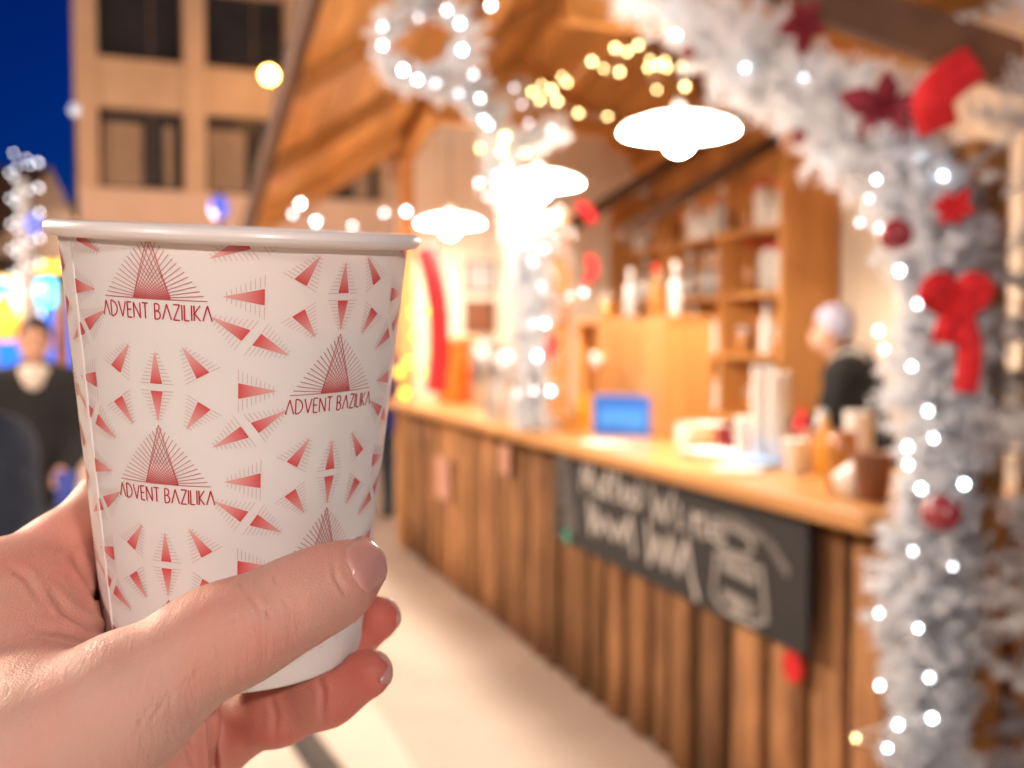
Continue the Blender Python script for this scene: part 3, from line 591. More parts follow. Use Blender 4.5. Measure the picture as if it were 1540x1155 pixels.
# ------------------------------------------------------------------ shelf unit and things behind the counter
SU0, SU1, SW0, SW1 = 2.78, 5.02, 1.70, 2.03
shelf = thing('shelf_unit', 'tall orange pine shelf unit full of bottles against the back wall', 'shelf', H(SW0, SU0, .05), HR)
zs = (.35, 1.02, 1.40, 1.77, 2.15)
for z in zs: box('shelf_board', M['pineh'], shelf, 0, SW1 - SW0, .035, SU1 - SU0 - .035, z - .05, z - .02)
for a in (0, .74, 1.49, SU1 - SU0 - .03): box('side_panel', M['pine'], shelf, .001 if 0 < a < 2 else -.06, SW1 - SW0, a, a + .03, .0, 2.16 if 0 < a < 2 else 2.58)
box('back_panel', M['pine'], shelf, SW1 - SW0 - .012, SW1 - SW0 - .002, .032, SU1 - SU0 - .032, .05, 2.5)
bott = {}
def bottle_mesh(kind):
    if kind in bott: return bott[kind]
    pr = {'tall': [(.036, 0), (.038, .01), (.038, .17), (.03, .2), (.014, .225), (.013, .29), (.016, .295), (.016, .305)], 'squat': [(.045, 0), (.05, .01), (.05, .13), (.04, .15), (.022, .165), (.022, .20)],
          'jar': [(.042, 0), (.045, .01), (.045, .11), (.04, .12), (.04, .145)], 'carton': [(.05, 0), (.05, .2), (.03, .24), (.03, .26)]}[kind[0]]
    b = MB().lathe(pr, 18); me = bpy.data.meshes.new('bottle'); me.from_pydata(b.v, [], b.f); me.polygons.foreach_set('use_smooth', [True] * len(me.polygons)); me.materials.append(M[kind[1]]); bott[kind] = me; return me
def cap_mesh(kind):
    key = kind + ('cap',)
    if key in bott: return bott[key]
    z, r = {'tall': (.285, .018), 'squat': (.18, .025), 'jar': (.135, .046), 'carton': (.25, .032)}[kind[0]]
    b = MB().lathe([(r, z), (r, z + .03), (r * .9, z + .034)], 16); me = bpy.data.meshes.new('cap'); me.from_pydata(b.v, [], b.f); me.materials.append(M[kind[2]]); bott[key] = me; return me
kinds = [('tall', 'glass', 'white', 'clear glass'), ('tall', 'amber', 'red', 'amber glass'), ('squat', 'paper', 'white', 'squat white'), ('jar', 'glass', 'steel', 'glass jar-shaped'), ('carton', 'paper', 'red', 'white carton-shaped'), ('tall', 'paper', 'pinkp', 'tall white'), ('jar', 'amber', 'steel', 'amber jar-shaped'), ('tall', 'greyp', 'white', 'grey stoneware')]
def bottle(w, u, z, kind, where, sc=1.0):
    t = thing('bottle', f'{kind[3]} bottle standing {where}', 'bottle', H(w, u, z), random.uniform(0, 6), 'bottles ' + where); t.scale = (sc,) * 3
    link_mesh('glass_body' if 'glass' in kind[3] else 'bottle_body', bottle_mesh(kind), t); link_mesh('cap', cap_mesh(kind), t)
rb_ = random.Random(3)
for z, wh, stp in ((2.13, 'on the top board of the pine shelf unit', .125), (1.75, 'on the upper shelf of the pine shelf unit', .15), (1.38, 'on the middle shelf of the pine shelf unit', .15), (1.0, 'on the low shelf of the pine shelf unit', .19)):
    u = SU0 + .10
    while u < SU1 - .12:
        near = min(abs(u - SU0 - a) for a in (.755, 1.505))
        if near > .07: bottle(SW0 + .12 + rb_.uniform(-.03, .05), u, z + .05, rb_.choice(kinds[:7]), wh, rb_.uniform(.9, 1.12))
        u += stp * rb_.uniform(.8, 1.5)
# cabinet on the counter
q = HZ(842, 655, 1.092)
cab = thing('wooden_cabinet', 'orange pine cabinet with a closed door standing on the counter behind the blue carton', 'cabinet', H(.34, 1.70, 1.094), HR)
CW, CH = .98, .50
box('side_panel', M['pine'], cab, 0, .20, 0, .02, 0, CH); box('side_panel', M['pine'], cab, 0, .20, CW - .02, CW, 0, CH); box('side_panel', M['pine'], cab, .003, .2, CW - .30, CW - .28, .002, CH - .02)
box('top_panel', M['pine'], cab, -.01, .21, -.01, CW + .01, CH + .001, CH + .022); box('bottom_panel', M['pine'], cab, .0, .20, .021, CW - .021, 0, .018); box('back_panel', M['back'], cab, .19, .199, .021, CW - .021, .019, CH - .001)
dr = box('door', M['pine'], cab, -.018, -.001, .01, CW - .29, .01, CH - .005, .003); kn = MB().lathe([(.012, 0), (.012, .02), (.034, .03), (.036, .05), (.02, .058)], 16).build('knob', M['white'], dr, True); kn.rotation_euler = (0, R(-90), 0); kn.location = (-.018, CW - .36, .32)
# things on the counter
def lat(name, px, py, prof, mat, label, cat, z=1.093, sc=1, group=None, n=22):
    p = HZ(px, py, z); o = MB().lathe(prof, n).build(name, mat, None, False); autosmooth(o); o.location = H(min(max(p.x, -.04), .52), p.y, z); o.scale = (sc,) * 3; return tag(o, label, cat, group)
p = HZ(935, 655, 1.093)
t = thing('carton', 'bright blue carton with a paler front panel on the counter', 'carton', H(p.x, p.y, 1.094), HR + R(46))
box('carton_body', M['blue'], t, 0, .10, -.135, .135, 0, .16, .004); box('front_panel', M['bluelit'] if False else pmat('pale_blue_print', (.05, .28, .8), (.03, .2, .7), 5, .5), t, -.002, -.0005, -.10, .10, .035, .115); box('lid_flap', M['blue'], t, -.004, .104, -.139, .139, .161, .170)
lat('jar', 879, 643, [(.04, 0), (.045, .01), (.045, .12), (.038, .135), (.038, .15), (.03, .152)], M['yellow'], 'mustard yellow jar on the counter beside the blue carton', 'jar')
p = HZ(1010, 652, 1.093); t = thing('card_terminal', 'small grey card terminal box with a white face on the counter', 'terminal', H(p.x + .02, p.y, 1.094), HR + .2)
box('terminal_body', M['greyp'], t, 0, .09, -.09, .06, 0, .14, .006); box('terminal_face', M['paper'], t, -.003, -.0005, -.075, .045, .02, .12)
lat('bowl', 1062, 668, [(.04, 0), (.045, .006), (.075, .05), (.085, .085), (.08, .085), (.04, .02)], M['white'], 'white china bowl on the counter', 'bowl')
cupm = MB().lathe([(.026, 0), (.0275, .003), (.037, .088), (.0395, .089), (.0395, .093), (.036, .093), (.026, .012)], 20); cme = bpy.data.meshes.new('stacked_cup'); cme.from_pydata(cupm.v, [], cupm.f); cme.materials.append(M['paper']); cme.polygons.foreach_set('use_smooth', [True] * len(cme.polygons))
for px, py, nst, wh in ((1146, 696, 15, 'the taller stack on the counter'), (1170, 700, 14, 'the tall stack beside the steel tin'), (1120, 690, 4, 'the low stack beside the burgundy mug')):
    p = HZ(px, py, 1.093)
    for i in range(nst): tag(link_mesh('stacked_cup', cme, None, H(p.x, p.y, 1.094 + i * .0165)), ('topmost' if i == nst - 1 else 'plain') + ' white paper cup nested in ' + wh, 'cup', 'stacked paper cups on the counter')
lat('paper_cup', 1196, 712, [(.027, 0), (.03, .004), (.038, .10), (.041, .102), (.041, .106), (.036, .106)], M['paper'], 'single plain white paper cup in front of the stacked cups', 'cup')
lat('tumbler', 1222, 705, [(.028, 0), (.03, .003), (.037, .13), (.034, .13), (.027, .01)], M['pinkp'], 'coral pink tumbler on the counter beside the stacked cups', 'tumbler')
lat('clay_pot', 1312, 752, [(.035, 0), (.04, .006), (.05, .10), (.056, .10), (.056, .125), (.048, .125)], M['cocoa'], 'brown clay pot at the end of the counter by the garland', 'pot')
lat('glass_jar', 1266, 738, [(.036, 0), (.04, .006), (.04, .14), (.034, .15), (.034, .165)], M['amber'], 'tall brown glass jar at the end of the counter', 'jar', n=20)
lat('white_canister', 1290, 718, [(.04, 0), (.042, .01), (.042, .19), (.04, .2)], M['white'], 'white canister behind the brown glass jar on the counter', 'canister')
lat('sugar_shaker', 1236, 690, [(.03, 0), (.034, .01), (.034, .10), (.024, .13), (.02, .16), (.01, .175)], M['greyp'], 'grey shaker standing behind the coral tumbler', 'shaker')
def papers(px, py, sx, sy, n_, mat, label, rz):
    p = HZ(px, py, 1.093); t = thing('paper_pile', label, 'papers', H(p.x, p.y, 1.0945), HR + rz)
    for i in range(n_):
        o = box('paper_sheet', mat[i % len(mat)], t, -sx/2, sx/2, -sy/2, sy/2, i * .004, i * .004 + .003); o.rotation_euler = (0, 0, random.uniform(-.25, .25))
M['bluepaper'] = pmat('pale_blue_paper', (.25, .38, .62), (.2, .32, .55), 5, .7)
papers(1075, 686, .16, .22, 5, [M['paper'], M['greyp']], 'loose pile of white and grey papers on the counter', .3)
papers(1140, 700, .15, .24, 6, [M['paper'], M['bluepaper']], 'pile of white and pale blue leaflets on the counter', -.2)
papers(1110, 708, .10, .15, 2, [M['paper']], 'thin white sheets at the edge of the counter', .6)
papers(905, 668, .13, .18, 2, [M['paper']], 'white napkins lying on the counter before the blue carton', .1)
for a_, kd in ((.12, 7), (.30, 1), (.55, 7), (.80, 6)): bottle(.43, 1.70 + a_, 1.094 + .523, kinds[kd], 'on top of the orange pine cabinet', .72)
for nm, px, py, pr, mt, lb, ct_ in (
    ('sauce_bottle', 1206, 690, [(.025, 0), (.028, .01), (.028, .12), (.012, .15), (.006, .19)], 'red', 'red squeeze bottle behind the single white cup', 'bottle'),
    ('sauce_bottle', 1240, 716, [(.025, 0), (.028, .01), (.028, .11), (.012, .14), (.006, .18)], 'yellow', 'mustard yellow squeeze bottle beside the tall brown glass jar', 'bottle'),
    ('mug', 1030, 668, [(.03, 0), (.038, .005), (.038, .085), (.034, .085), (.03, .01)], 'paper', 'white mug beside the white china bowl', 'mug'),
    ('mug', 1092, 676, [(.03, 0), (.038, .005), (.038, .085), (.034, .085), (.03, .01)], 'burg', 'burgundy mug beside the low stack of cups', 'mug'),
    ('candle_jar', 860, 650, [(.03, 0), (.035, .005), (.035, .08), (.03, .08), (.03, .01)], 'amber', 'amber candle jar next to the mustard yellow jar', 'jar'),
    ('tin', 1180, 690, [(.04, 0), (.042, .004), (.042, .10), (.04, .104)], 'steel', 'steel tin behind the tall stacks of cups', 'tin'),
    ('tin', 985, 640, [(.045, 0), (.047, .004), (.047, .13), (.045, .134)], 'cocoa', 'brown tin behind the card terminal', 'tin'),
    ('sugar_bowl', 1285, 745, [(.03, 0), (.05, .02), (.055, .05), (.05, .06), (.03, .075), (.012, .09)], 'white', 'lidded white sugar bowl between the glass jar and the clay pot', 'bowl')):
    lat(nm, px, py, pr, M[mt], lb, ct_)
# steel urns and boxes farther along
def urn(px, py, label, sc=1.0):
    p = HZ(px, py, 1.093); t = thing('drinks_urn', label, 'urn', H(min(p.x, .46), p.y, 1.094), HR); t.scale = (sc,) * 3
    autosmooth(MB().lathe([(.09, 0), (.095, .03), (.085, .04), (.10, .06), (.10, .34), (.095, .36)], 24).build('urn_body', M['steel'], t)); autosmooth(MB().lathe([(.102, .362), (.09, .39), (.03, .41), (.02, .44), (.028, .46)], 24).build('lid', M['steel'], t))
    MB().tube([(-.1, 0, .1), (-.15, 0, .1), (-.15, 0, .07)], .012, 8).build('tap', M['blackm'], t)
urn(731, 612, 'larger steel drinks urn beside the orange container'); urn(763, 622, 'smaller steel drinks urn beside the garlanded post', .86)
lat('water_jug', 748, 634, [(.05, 0), (.055, .01), (.06, .15), (.045, .2), (.05, .23)], M['glass'], 'clear glass jug in front of the steel urns', 'jug')
p = HZ(688, 596, 1.093); t = thing('plastic_container', 'bright orange plastic container at the far part of the counter', 'container', H(.25, 4.5, 1.094), HR)
box('container_body', M['orange'], t, -.10, .10, -.15, .15, 0, .40, .03); box('lid', M['orange'], t, -.11, .11, -.16, .16, .402, .44, .015)
for px0, py0, px1, py1, mt, lb in ((700, 392, 745, 440, 'greyp', 'upper grey framed picture on the end wall'), (700, 452, 745, 500, 'cocoa', 'lower brown framed picture on the end wall')):
    def EW(px, py):
        d = CRn @ CF(px, py, 1); o_ = HI @ Vector((0, 0, CAMZ)); q_ = HI @ Vector((d[0], d[1], d[2] + CAMZ)) - o_; return o_ + q_ * ((LEN - o_.y) / q_.y)
    a, c = EW(px0, py0), EW(px1, py1); t = thing('framed_picture', lb, 'picture', H(a.x, LEN + .012, c.z), HR)
    ww, hh = c.x - a.x, a.z - c.z; box('picture_panel', M[mt], t, .012, ww - .012, -.006, .004, .012, hh - .012); b = MB()
    b.box(0, ww, -.014, .012, 0, .014).box(0, ww, -.014, .012, hh - .014, hh).box(0, .0145, -.013, .011, .014, hh - .014).box(ww - .0145, ww, -.013, .011, .014, hh - .014); b.build('picture_frame', M['frame'], t)

# ------------------------------------------------------------------ flocked garlands, tree, lights and ornaments
def spline(pts, n):
    pts = np.array([np.array(p) for p in pts], float); t = np.linspace(0, len(pts) - 1, n); out = []
    for x in t:
        i = min(int(x), len(pts) - 2); f = x - i; p0, p1, p2, p3 = pts[max(i-1, 0)], pts[i], pts[i+1], pts[min(i+2, len(pts)-1)]
        out.append(.5 * ((2*p1) + (-p0+p2)*f + (2*p0-5*p1+4*p2-p3)*f*f + (-p0+3*p1-3*p2+p3)*f**3))
    return np.array(out)
def needles(base, dirs, ln, cnt, nl, nw, seed):              # base, dirs: twig starts and directions -> one leaf mesh of flat needles
    g = np.random.default_rng(seed); N = len(base); n = N * cnt
    b = np.repeat(base, cnt, 0); d = np.repeat(dirs, cnt, 0); L = np.repeat(ln, cnt)[:, None]; s_ = g.random((n, 1))
    r_ = g.normal(size=(n, 3)); r_ -= d * np.sum(r_ * d, 1, keepdims=True); r_ /= np.linalg.norm(r_, axis=1, keepdims=True) + 1e-9
    o = d * .62 + r_ * g.uniform(.5, 1.0, (n, 1)); o /= np.linalg.norm(o, axis=1, keepdims=True); p = b + d * L * s_
    l = nl * g.uniform(.6, 1.25, (n, 1)) * (1.1 - .5 * s_); sd = np.cross(o, g.normal(size=(n, 3))); sd /= np.linalg.norm(sd, axis=1, keepdims=True) + 1e-9
    v = np.stack([p - sd * nw * .5, p + sd * nw * .5, p + o * l * .6 + sd * nw * .5, p + o * l, p + o * l * .6 - sd * nw * .5], 1).reshape(-1, 3)
    i = np.arange(n)[:, None] * 5; f = i + np.array([[0, 1, 2, 3, 4]]); return v, f
def raw_mesh(name, v, f, mat, parent):
    me = bpy.data.meshes.new(name); k = f.shape[1]; me.vertices.add(len(v)); me.vertices.foreach_set('co', v.astype(np.float32).ravel()); me.loops.add(f.size); me.loops.foreach_set('vertex_index', f.astype(np.int32).ravel())
    me.polygons.add(len(f)); me.polygons.foreach_set('loop_start', np.arange(0, f.size, k, dtype=np.int32)); me.polygons.foreach_set('loop_total', np.full(len(f), k, np.int32)); me.update(calc_edges=True); me.materials.append(mat)
    o = bpy.data.objects.new(name, me); COL.objects.link(o); o.parent = parent; return o
def garland(path, rad, label, dens=260, mat='flock', seed=1, nl=.036, name='garland', cnt=44):
    path = spline(path, 60); t = thing(name, label, 'garland', Vector(path[0])); loc = path - path[0]
    seg = np.linalg.norm(np.diff(path, axis=0), axis=1).sum(); n = int(dens * seg); g = np.random.default_rng(seed)
    s_ = g.random(n) * (len(loc) - 1.001); i = s_.astype(int); f = (s_ - i)[:, None]; c = loc[i] * (1 - f) + loc[i+1] * f; tn = loc[i+1] - loc[i]; tn /= np.linalg.norm(tn, axis=1, keepdims=True) + 1e-9
    r_ = g.normal(size=(n, 3)); r_ -= tn * np.sum(r_ * tn, 1, keepdims=True); r_ /= np.linalg.norm(r_, axis=1, keepdims=True); d = r_ + tn * g.uniform(-.5, .6, (n, 1)); d /= np.linalg.norm(d, axis=1, keepdims=True)
    rr = rad(s_ / (len(loc) - 1)) if callable(rad) else np.full(n, rad); ln = rr * g.uniform(.55, 1.05, n)
    v, fq_ = needles(c + d * (ln * .15)[:, None], d, ln * .85, cnt, nl, .0048, seed); o = raw_mesh('needles', v, fq_, M[mat], t); o['kind'] = 'stuff'
    MB().tube(loc[::3], .012, 6).build('garland_core', M['greyp'], t); return t
g1 = [P(1395, 1420, 2.25), P(1392, 1150, 2.25), P(1400, 900, 2.24), P(1408, 700, 2.22), P(1415, 500, 2.2), P(1410, 360, 2.22), P(1350, 245, 2.34), P(1255, 170, 2.56), P(1150, 100, 2.85), P(1060, 45, 3.15), P(930, -60, 3.7)]
garland(g1, lambda s_: .125 + .03 * np.sin(s_ * 40) + .03 * (s_ > .55), 'thick white flocked garland arching over the near end of the counter', 620, 'flock', 2)
g2 = [H(-.02, 2.34, 1.10), H(-.02, 2.34, 1.6), H(-.02, 2.34, 2.05)]
garland(g2, lambda s_: .125 + .075 * s_ ** 2, 'white flocked garland wound round the middle post on the counter', 700, 'flock', 3)
g3 = [P(800, 345, 4.5), P(756, 275, 4.45), P(748, 205, 4.4), P(720, 150, 4.25), P(690, 118, 4.15), P(660, 130, 4.05)]
garland(g3, .10, 'white flocked garland sweeping from the middle post up to the wreath', 380, 'flock', 4)
wc = P(640, 62, 3.95); wr = [wc + Vector((math.cos(a) * .17, .04 * math.sin(a), math.sin(a) * .165)) for a in np.linspace(-.6, 5.68, 14)]
garland(wr, (.085), 'loose white flocked wreath ring hanging under the eave', 150, 'flock', 5, name='wreath')
g4 = [P(850, 190, 4.7), P(815, 205, 4.6), P(775, 225, 4.5)]
garland(g4, .07, 'short thin white garland spur with warm lights by the middle post', 260, 'flock', 6)
g6 = [P(1085, 25, 3.05), P(1010, -5, 3.2), P(900, -40, 3.4)]
# flocked tree at the near end of the stall
tx, ty = 1.37, 1.88; tree = thing('christmas_tree', 'tall grey-white flocked fir tree beside the near end of the stall', 'tree', (tx, ty, 0))
MB().tube([(0, 0, 0), (0, 0, 1.6), (0, 0, 3.2)], [.06, .045, .02], 10).build('trunk', M['cocoa'], tree)
g = np.random.default_rng(11); nbr = 420; bz = g.uniform(.12, 3.1, nbr); ba = g.uniform(0, 2*math.pi, nbr); br = .52 * (1 - bz / 6.5) * g.uniform(.75, 1.08, nbr)
tips = np.stack([br * np.cos(ba), br * np.sin(ba), bz + br * .12], 1); roots = np.stack([0 * br, 0 * br, bz], 1); bt = MB()
for a, c in zip(roots, tips): bt.tube([a, (a + c) / 2 + np.array([0, 0, .02]), c], [.008, .006, .003], 4)
bt.build('branches', M['cocoa'], tree)['kind'] = 'stuff'
ntw = 9; f_ = g.uniform(.3, 1.0, (nbr, ntw, 1)); tb = (roots[:, None] * (1 - f_) + tips[:, None] * f_).reshape(-1, 3); dv = (tips - roots)[:, None].repeat(ntw, 1).reshape(-1, 3); dv /= np.linalg.norm(dv, axis=1, keepdims=True); dd = dv + g.normal(size=dv.shape) * .55; dd /= np.linalg.norm(dd, axis=1, keepdims=True)
v_, fq_ = needles(tb, dd, g.uniform(.07, .15, len(tb)), 40, .036, .005, 12); raw_mesh('needles', v_, fq_, M['flockgrey'], tree)['kind'] = 'stuff'

bm_ = bmesh.new(); bmesh.ops.create_icosphere(bm_, subdivisions=2, radius=1); bulb_me = {}
for key in ('led', 'ledw', 'leddim', 'amberlit', 'ledm'):
    me = bpy.data.meshes.new('bulb'); bm_.to_mesh(me); me.materials.append(M[key]); bulb_me[key] = me
bm_.free()
LR = random.Random(5)
def lights(label, pts, group='strings of fairy lights'):       # pts: (px, py, depth, kind, radius)
    W = [P(*p[:3]) for p in pts]; t = thing('string_lights', label, 'string lights', W[0], 0, group)
    for w_, p in zip(W, pts): link_mesh('bulb', bulb_me['ledm' if p[3] == 'led' and LR.random() < .35 else p[3]], t, w_ - W[0], scale=(p[4] * (q_ := LR.uniform(.72, 1.22)),) * 2 + (p[4] * q_ * 1.25,))
    wp = spline([w_ - W[0] + Vector((0, .012, 0)) for w_ in W], len(W) * 5); MB().tube(wp, .0018, 4).build('wire', M['white'], t)
near = [(1015, 8), (1017, 52), (1120, 102), (1210, 117), (1245, 245), (1318, 270), (1380, 237), (1418, 265)]
G1p = spline(g1, 60)
def g1d(px, py, off=.10):
    d = [(abs((F * p[0] / p[1] + 770) - px) + abs(515 - F * (p[2] - 1.5) / p[1] - py), p[1]) for p in G1p]; return min(d)[1] - off
lights('cool white fairy lights along the upper part of the near garland arch', [(x, y, g1d(x, y, .13), 'led', .0046) for x, y in near])
low = [(1307, 298, 1), (1293, 335, 1), (1322, 343, 1), (1353, 407, 0), (1380, 457, 0), (1321, 498, 0), (1330, 525, 0), (1371, 551, 0), (1396, 618, 0), (1404, 659, 0), (1365, 672, 0), (1366, 699, 0), (1385, 735, 0), (1450, 728, 0), (1373, 829, 0), (1433, 852, 0), (1322, 922, 0), (1381, 945, 0), (1323, 1031, 0), (1398, 1019, 0), (1351, 1090, 0), (1402, 1080, 0), (1287, 1110, 2), (1335, 1125, 0), (1270, 626, 0)]
lights('cool white fairy lights down the near garland beside the counter end', [(x, y, 2.05, ('led', 'leddim', 'ledw')[k_], .0046) for x, y, k_ in low[:-1]])
W_ = [(738, 8), (672, 15), (692, 35), (629, 27), (575, 40), (575, 68), (606, 105), (628, 120), (655, 125), (695, 75), (690, 140), (712, 112), (722, 148), (727, 180), (735, 188)]
lights('cool white fairy lights round the wreath under the eave', [(x, y, 3.8 if i < 10 else 4.1, 'led' if (x, y) not in ((629, 27), (655, 125), (712, 112)) else 'leddim', .0075) for i, (x, y) in enumerate(W_)])
lights('warm white fairy lights hanging in a short cluster by the middle post', [(x, y, 4.35, k_, .0075) for x, y, k_ in ((760, 205, 'ledw'), (757, 212, 'ledw'), (755, 228, 'ledw'), (763, 250, 'ledw'), (722, 223, 'ledw'), (790, 230, 'ledw'), (795, 185, 'leddim'), (785, 157, 'leddim'), (773, 132, 'leddim'), (830, 195, 'leddim'), (720, 275, 'leddim'), (733, 296, 'led'), (750, 265, 'led'), (764, 275, 'leddim'))])
lights('warm white fairy lights strung across the roof space', [(x, y, 4.5, 'ledw', .008) for x, y in ((914, 175), (870, 170), (838, 152), (812, 150), (800, 138), (815, 128), (830, 135), (845, 115), (853, 124), (890, 92), (908, 103), (932, 108), (925, 72), (943, 78), (960, 68), (978, 90), (975, 102), (988, 135), (990, 98), (1000, 92), (1003, 102), (1025, 100), (1045, 103), (1030, 130))])
lights('white fairy lights wound round the middle post garland', [(x, y, 4.42, k_, .0075) for x, y, k_ in ((792, 365, 'led'), (818, 375, 'leddim'), (801, 393, 'leddim'), (815, 430, 'leddim'), (820, 487, 'led'), (803, 487, 'leddim'), (808, 535, 'led'), (828, 588, 'led'), (803, 588, 'leddim'), (776, 590, 'leddim'), (856, 445, 'leddim'), (878, 440, 'leddim'))])
lights('white fairy lights on the far eave of the stall', [(x, y, 6.6, k_, .012) for x, y, k_ in ((440, 322, 'leddim'), (452, 306, 'led'), (475, 333, 'led'), (530, 340, 'leddim'), (578, 320, 'leddim'), (611, 318, 'led'))])
lights('warm fairy lights round the far post of the counter', [(x, y, 6.5, 'amberlit', .02) for x, y in ((640, 470), (625, 505), (648, 530), (615, 545), (636, 560), (608, 592), (600, 560), (622, 470), (628, 430))])
# baubles
def bauble(px, py, d, rpx, label):
    r = rpx * d / F; t = thing('bauble', label, 'bauble', P(px, py, d), 0, 'burgundy baubles on the white garlands'); a = np.linspace(-math.pi/2, math.pi/2, 14)
    MB().lathe([(max(r * math.cos(x), 1e-4), r * math.sin(x)) for x in a], 24, cap=False).build('ball', M['bauble'], t, True)
    MB().lathe([(r * .2, r * .95), (r * .2, r * 1.15), (r * .06, r * 1.2), (r * .05, r * 1.45)], 12).build('cap', M['steel'], t)
bauble(1347, 353, 2.05, 25, 'burgundy bauble hanging where the near garland starts to arch')
bauble(1415, 772, 2.03, 29, 'largest burgundy bauble, low on the near garland at counter height')
bauble(1035, 80, 3.0, 11, 'tiny burgundy bauble at the top of the near garland arch')
bauble(1200, 206, 2.5, 13, 'small burgundy bauble under the near garland arch beside a pink one')
o = MB().lathe([(max(.02 * math.cos(x), 1e-4), .02 * math.sin(x)) for x in np.linspace(-1.57, 1.57, 10)], 18, cap=False).build('bauble', M['pinkp'], None, True); o.location = P(1186, 209, 2.45); tag(o, 'small pale pink bauble under the near garland arch', 'bauble')
def flower(px, py, d, rpx, mat, label, npet=6, tilt=0.0):
    r = rpx * d / F; t = thing('poinsettia', label, 'flower', P(px, py, d)); t.rotation_euler = (R(90) + .2, tilt, tilt * .6)
    for k_ in range(npet):
        a0 = 2 * math.pi * k_ / npet + random.uniform(-.15, .15); L = r * random.uniform(.8, 1.1); vs = []
        for i, (s_, w_) in enumerate(((.08, .06), (.3, .24), (.55, .30), (.8, .17), (1.0, .01))):
            for j in (-1, 0, 1): vs.append((s_ * L, w_ * L * j, .16 * r * math.sin(s_ * 3) + (0 if j else -.05 * r)))
        fs = [(i*3+j, i*3+j+1, i*3+j+4, i*3+j+3) for i in range(4) for j in (0, 1)]
        o = mesh_obj('petal', vs, fs, mat, t, True); o.rotation_euler = (0, random.uniform(-.25, .1), a0); sd = o.modifiers.new('t', 'SOLIDIFY'); sd.thickness = .002
    MB().lathe([(.1*r, 0), (.12*r, .06*r), (.05*r, .12*r)], 10).build('flower_centre', mat, t)
flower(1205, 35, 2.62, 48, M['burg'], 'burgundy poinsettia near the top of the near garland arch', 5, .3)
flower(1330, 165, 2.3, 68, M['burg'], 'large burgundy poinsettia on the shoulder of the near garland arch', 5, -.3)
flower(1432, 312, 1.84, 34, M['red'], 'small red poinsettia above the red bow', 6)
# red ribbons
def ribbon(name, pts, wpx, d, mat, label, cat, part=None, parent=None, wdir=None):
    W = [np.array(P(*p)) for p in pts]; c = spline(W, 24); w_ = wpx * d / F; vs = []
    for i in range(24):
        tn = c[min(i+1, 23)] - c[max(i-1, 0)]; s_ = np.cross(tn, np.array([.25, 1, .1])); s_ /= np.linalg.norm(s_) + 1e-9; vs += [c[i] - c[0] - s_ * w_ / 2, c[i] - c[0] + np.array([0, -.006, 0]), c[i] - c[0] + s_ * w_ / 2]
    fs = [(i*3+j, i*3+j+1, i*3+j+4, i*3+j+3) for i in range(23) for j in (0, 1)]
    o = mesh_obj(name, vs, fs, mat, parent, True); sd = o.modifiers.new('t', 'SOLIDIFY'); sd.thickness = .003
    if parent: o.location = Vector(c[0]) - parent.location
    else: o.location = c[0]; tag(o, label, cat)
    return o
rb1 = thing('ribbon_bow', 'bright red felt ribbon bow tucked in the top of the flocked tree', 'bow', P(1455, 110, 1.8))
ribbon('ribbon_loop', [(1466, 96, 1.80), (1430, 118, 1.77), (1402, 152, 1.76), (1412, 196, 1.78)], 52, 2.0, M['red'], '', '', parent=rb1)
rb2 = thing('ribbon_bow', 'large red ribbon bow with a long tail on the flocked tree at bauble height', 'bow', P(1440, 450, 1.78))
for pts in ([(1440, 450, 1.78), (1415, 425, 1.74), (1398, 445, 1.73), (1425, 462, 1.77)], [(1440, 450, 1.78), (1462, 425, 1.77), (1478, 440, 1.78), (1452, 465, 1.79)], [(1440, 455, 1.78), (1452, 495, 1.76), (1458, 530, 1.76), (1452, 590, 1.77)], [(1438, 455, 1.78), (1425, 490, 1.75), (1418, 515, 1.77)]):
    ribbon('ribbon_loop', pts, 30, 2.0, M['red'], '', '', parent=rb2)
ribbon('ribbon', [(640, 372, 6.4), (652, 420, 6.38), (660, 480, 6.38), (660, 540, 6.4), (655, 590, 6.4)], 32, 6.4, M['red'], 'long red ribbon hanging by the far post of the counter', 'ribbon')
ribbon('ribbon', [(885, 385, 4.4), (892, 405, 4.38), (883, 425, 4.4)], 14, 4.4, M['red'], 'short red ribbon end on the middle post garland', 'ribbon')
ribbon('ribbon', [(870, 305, 4.4), (884, 320, 4.36), (893, 335, 4.4)], 16, 4.4, M['red'], 'short red ribbon end above the middle post garland', 'ribbon')
ribbon('ribbon', [(826, 505, 4.4), (832, 520, 4.38), (826, 535, 4.4)], 14, 4.4, M['red'], 'short red ribbon end low on the middle post garland', 'ribbon')
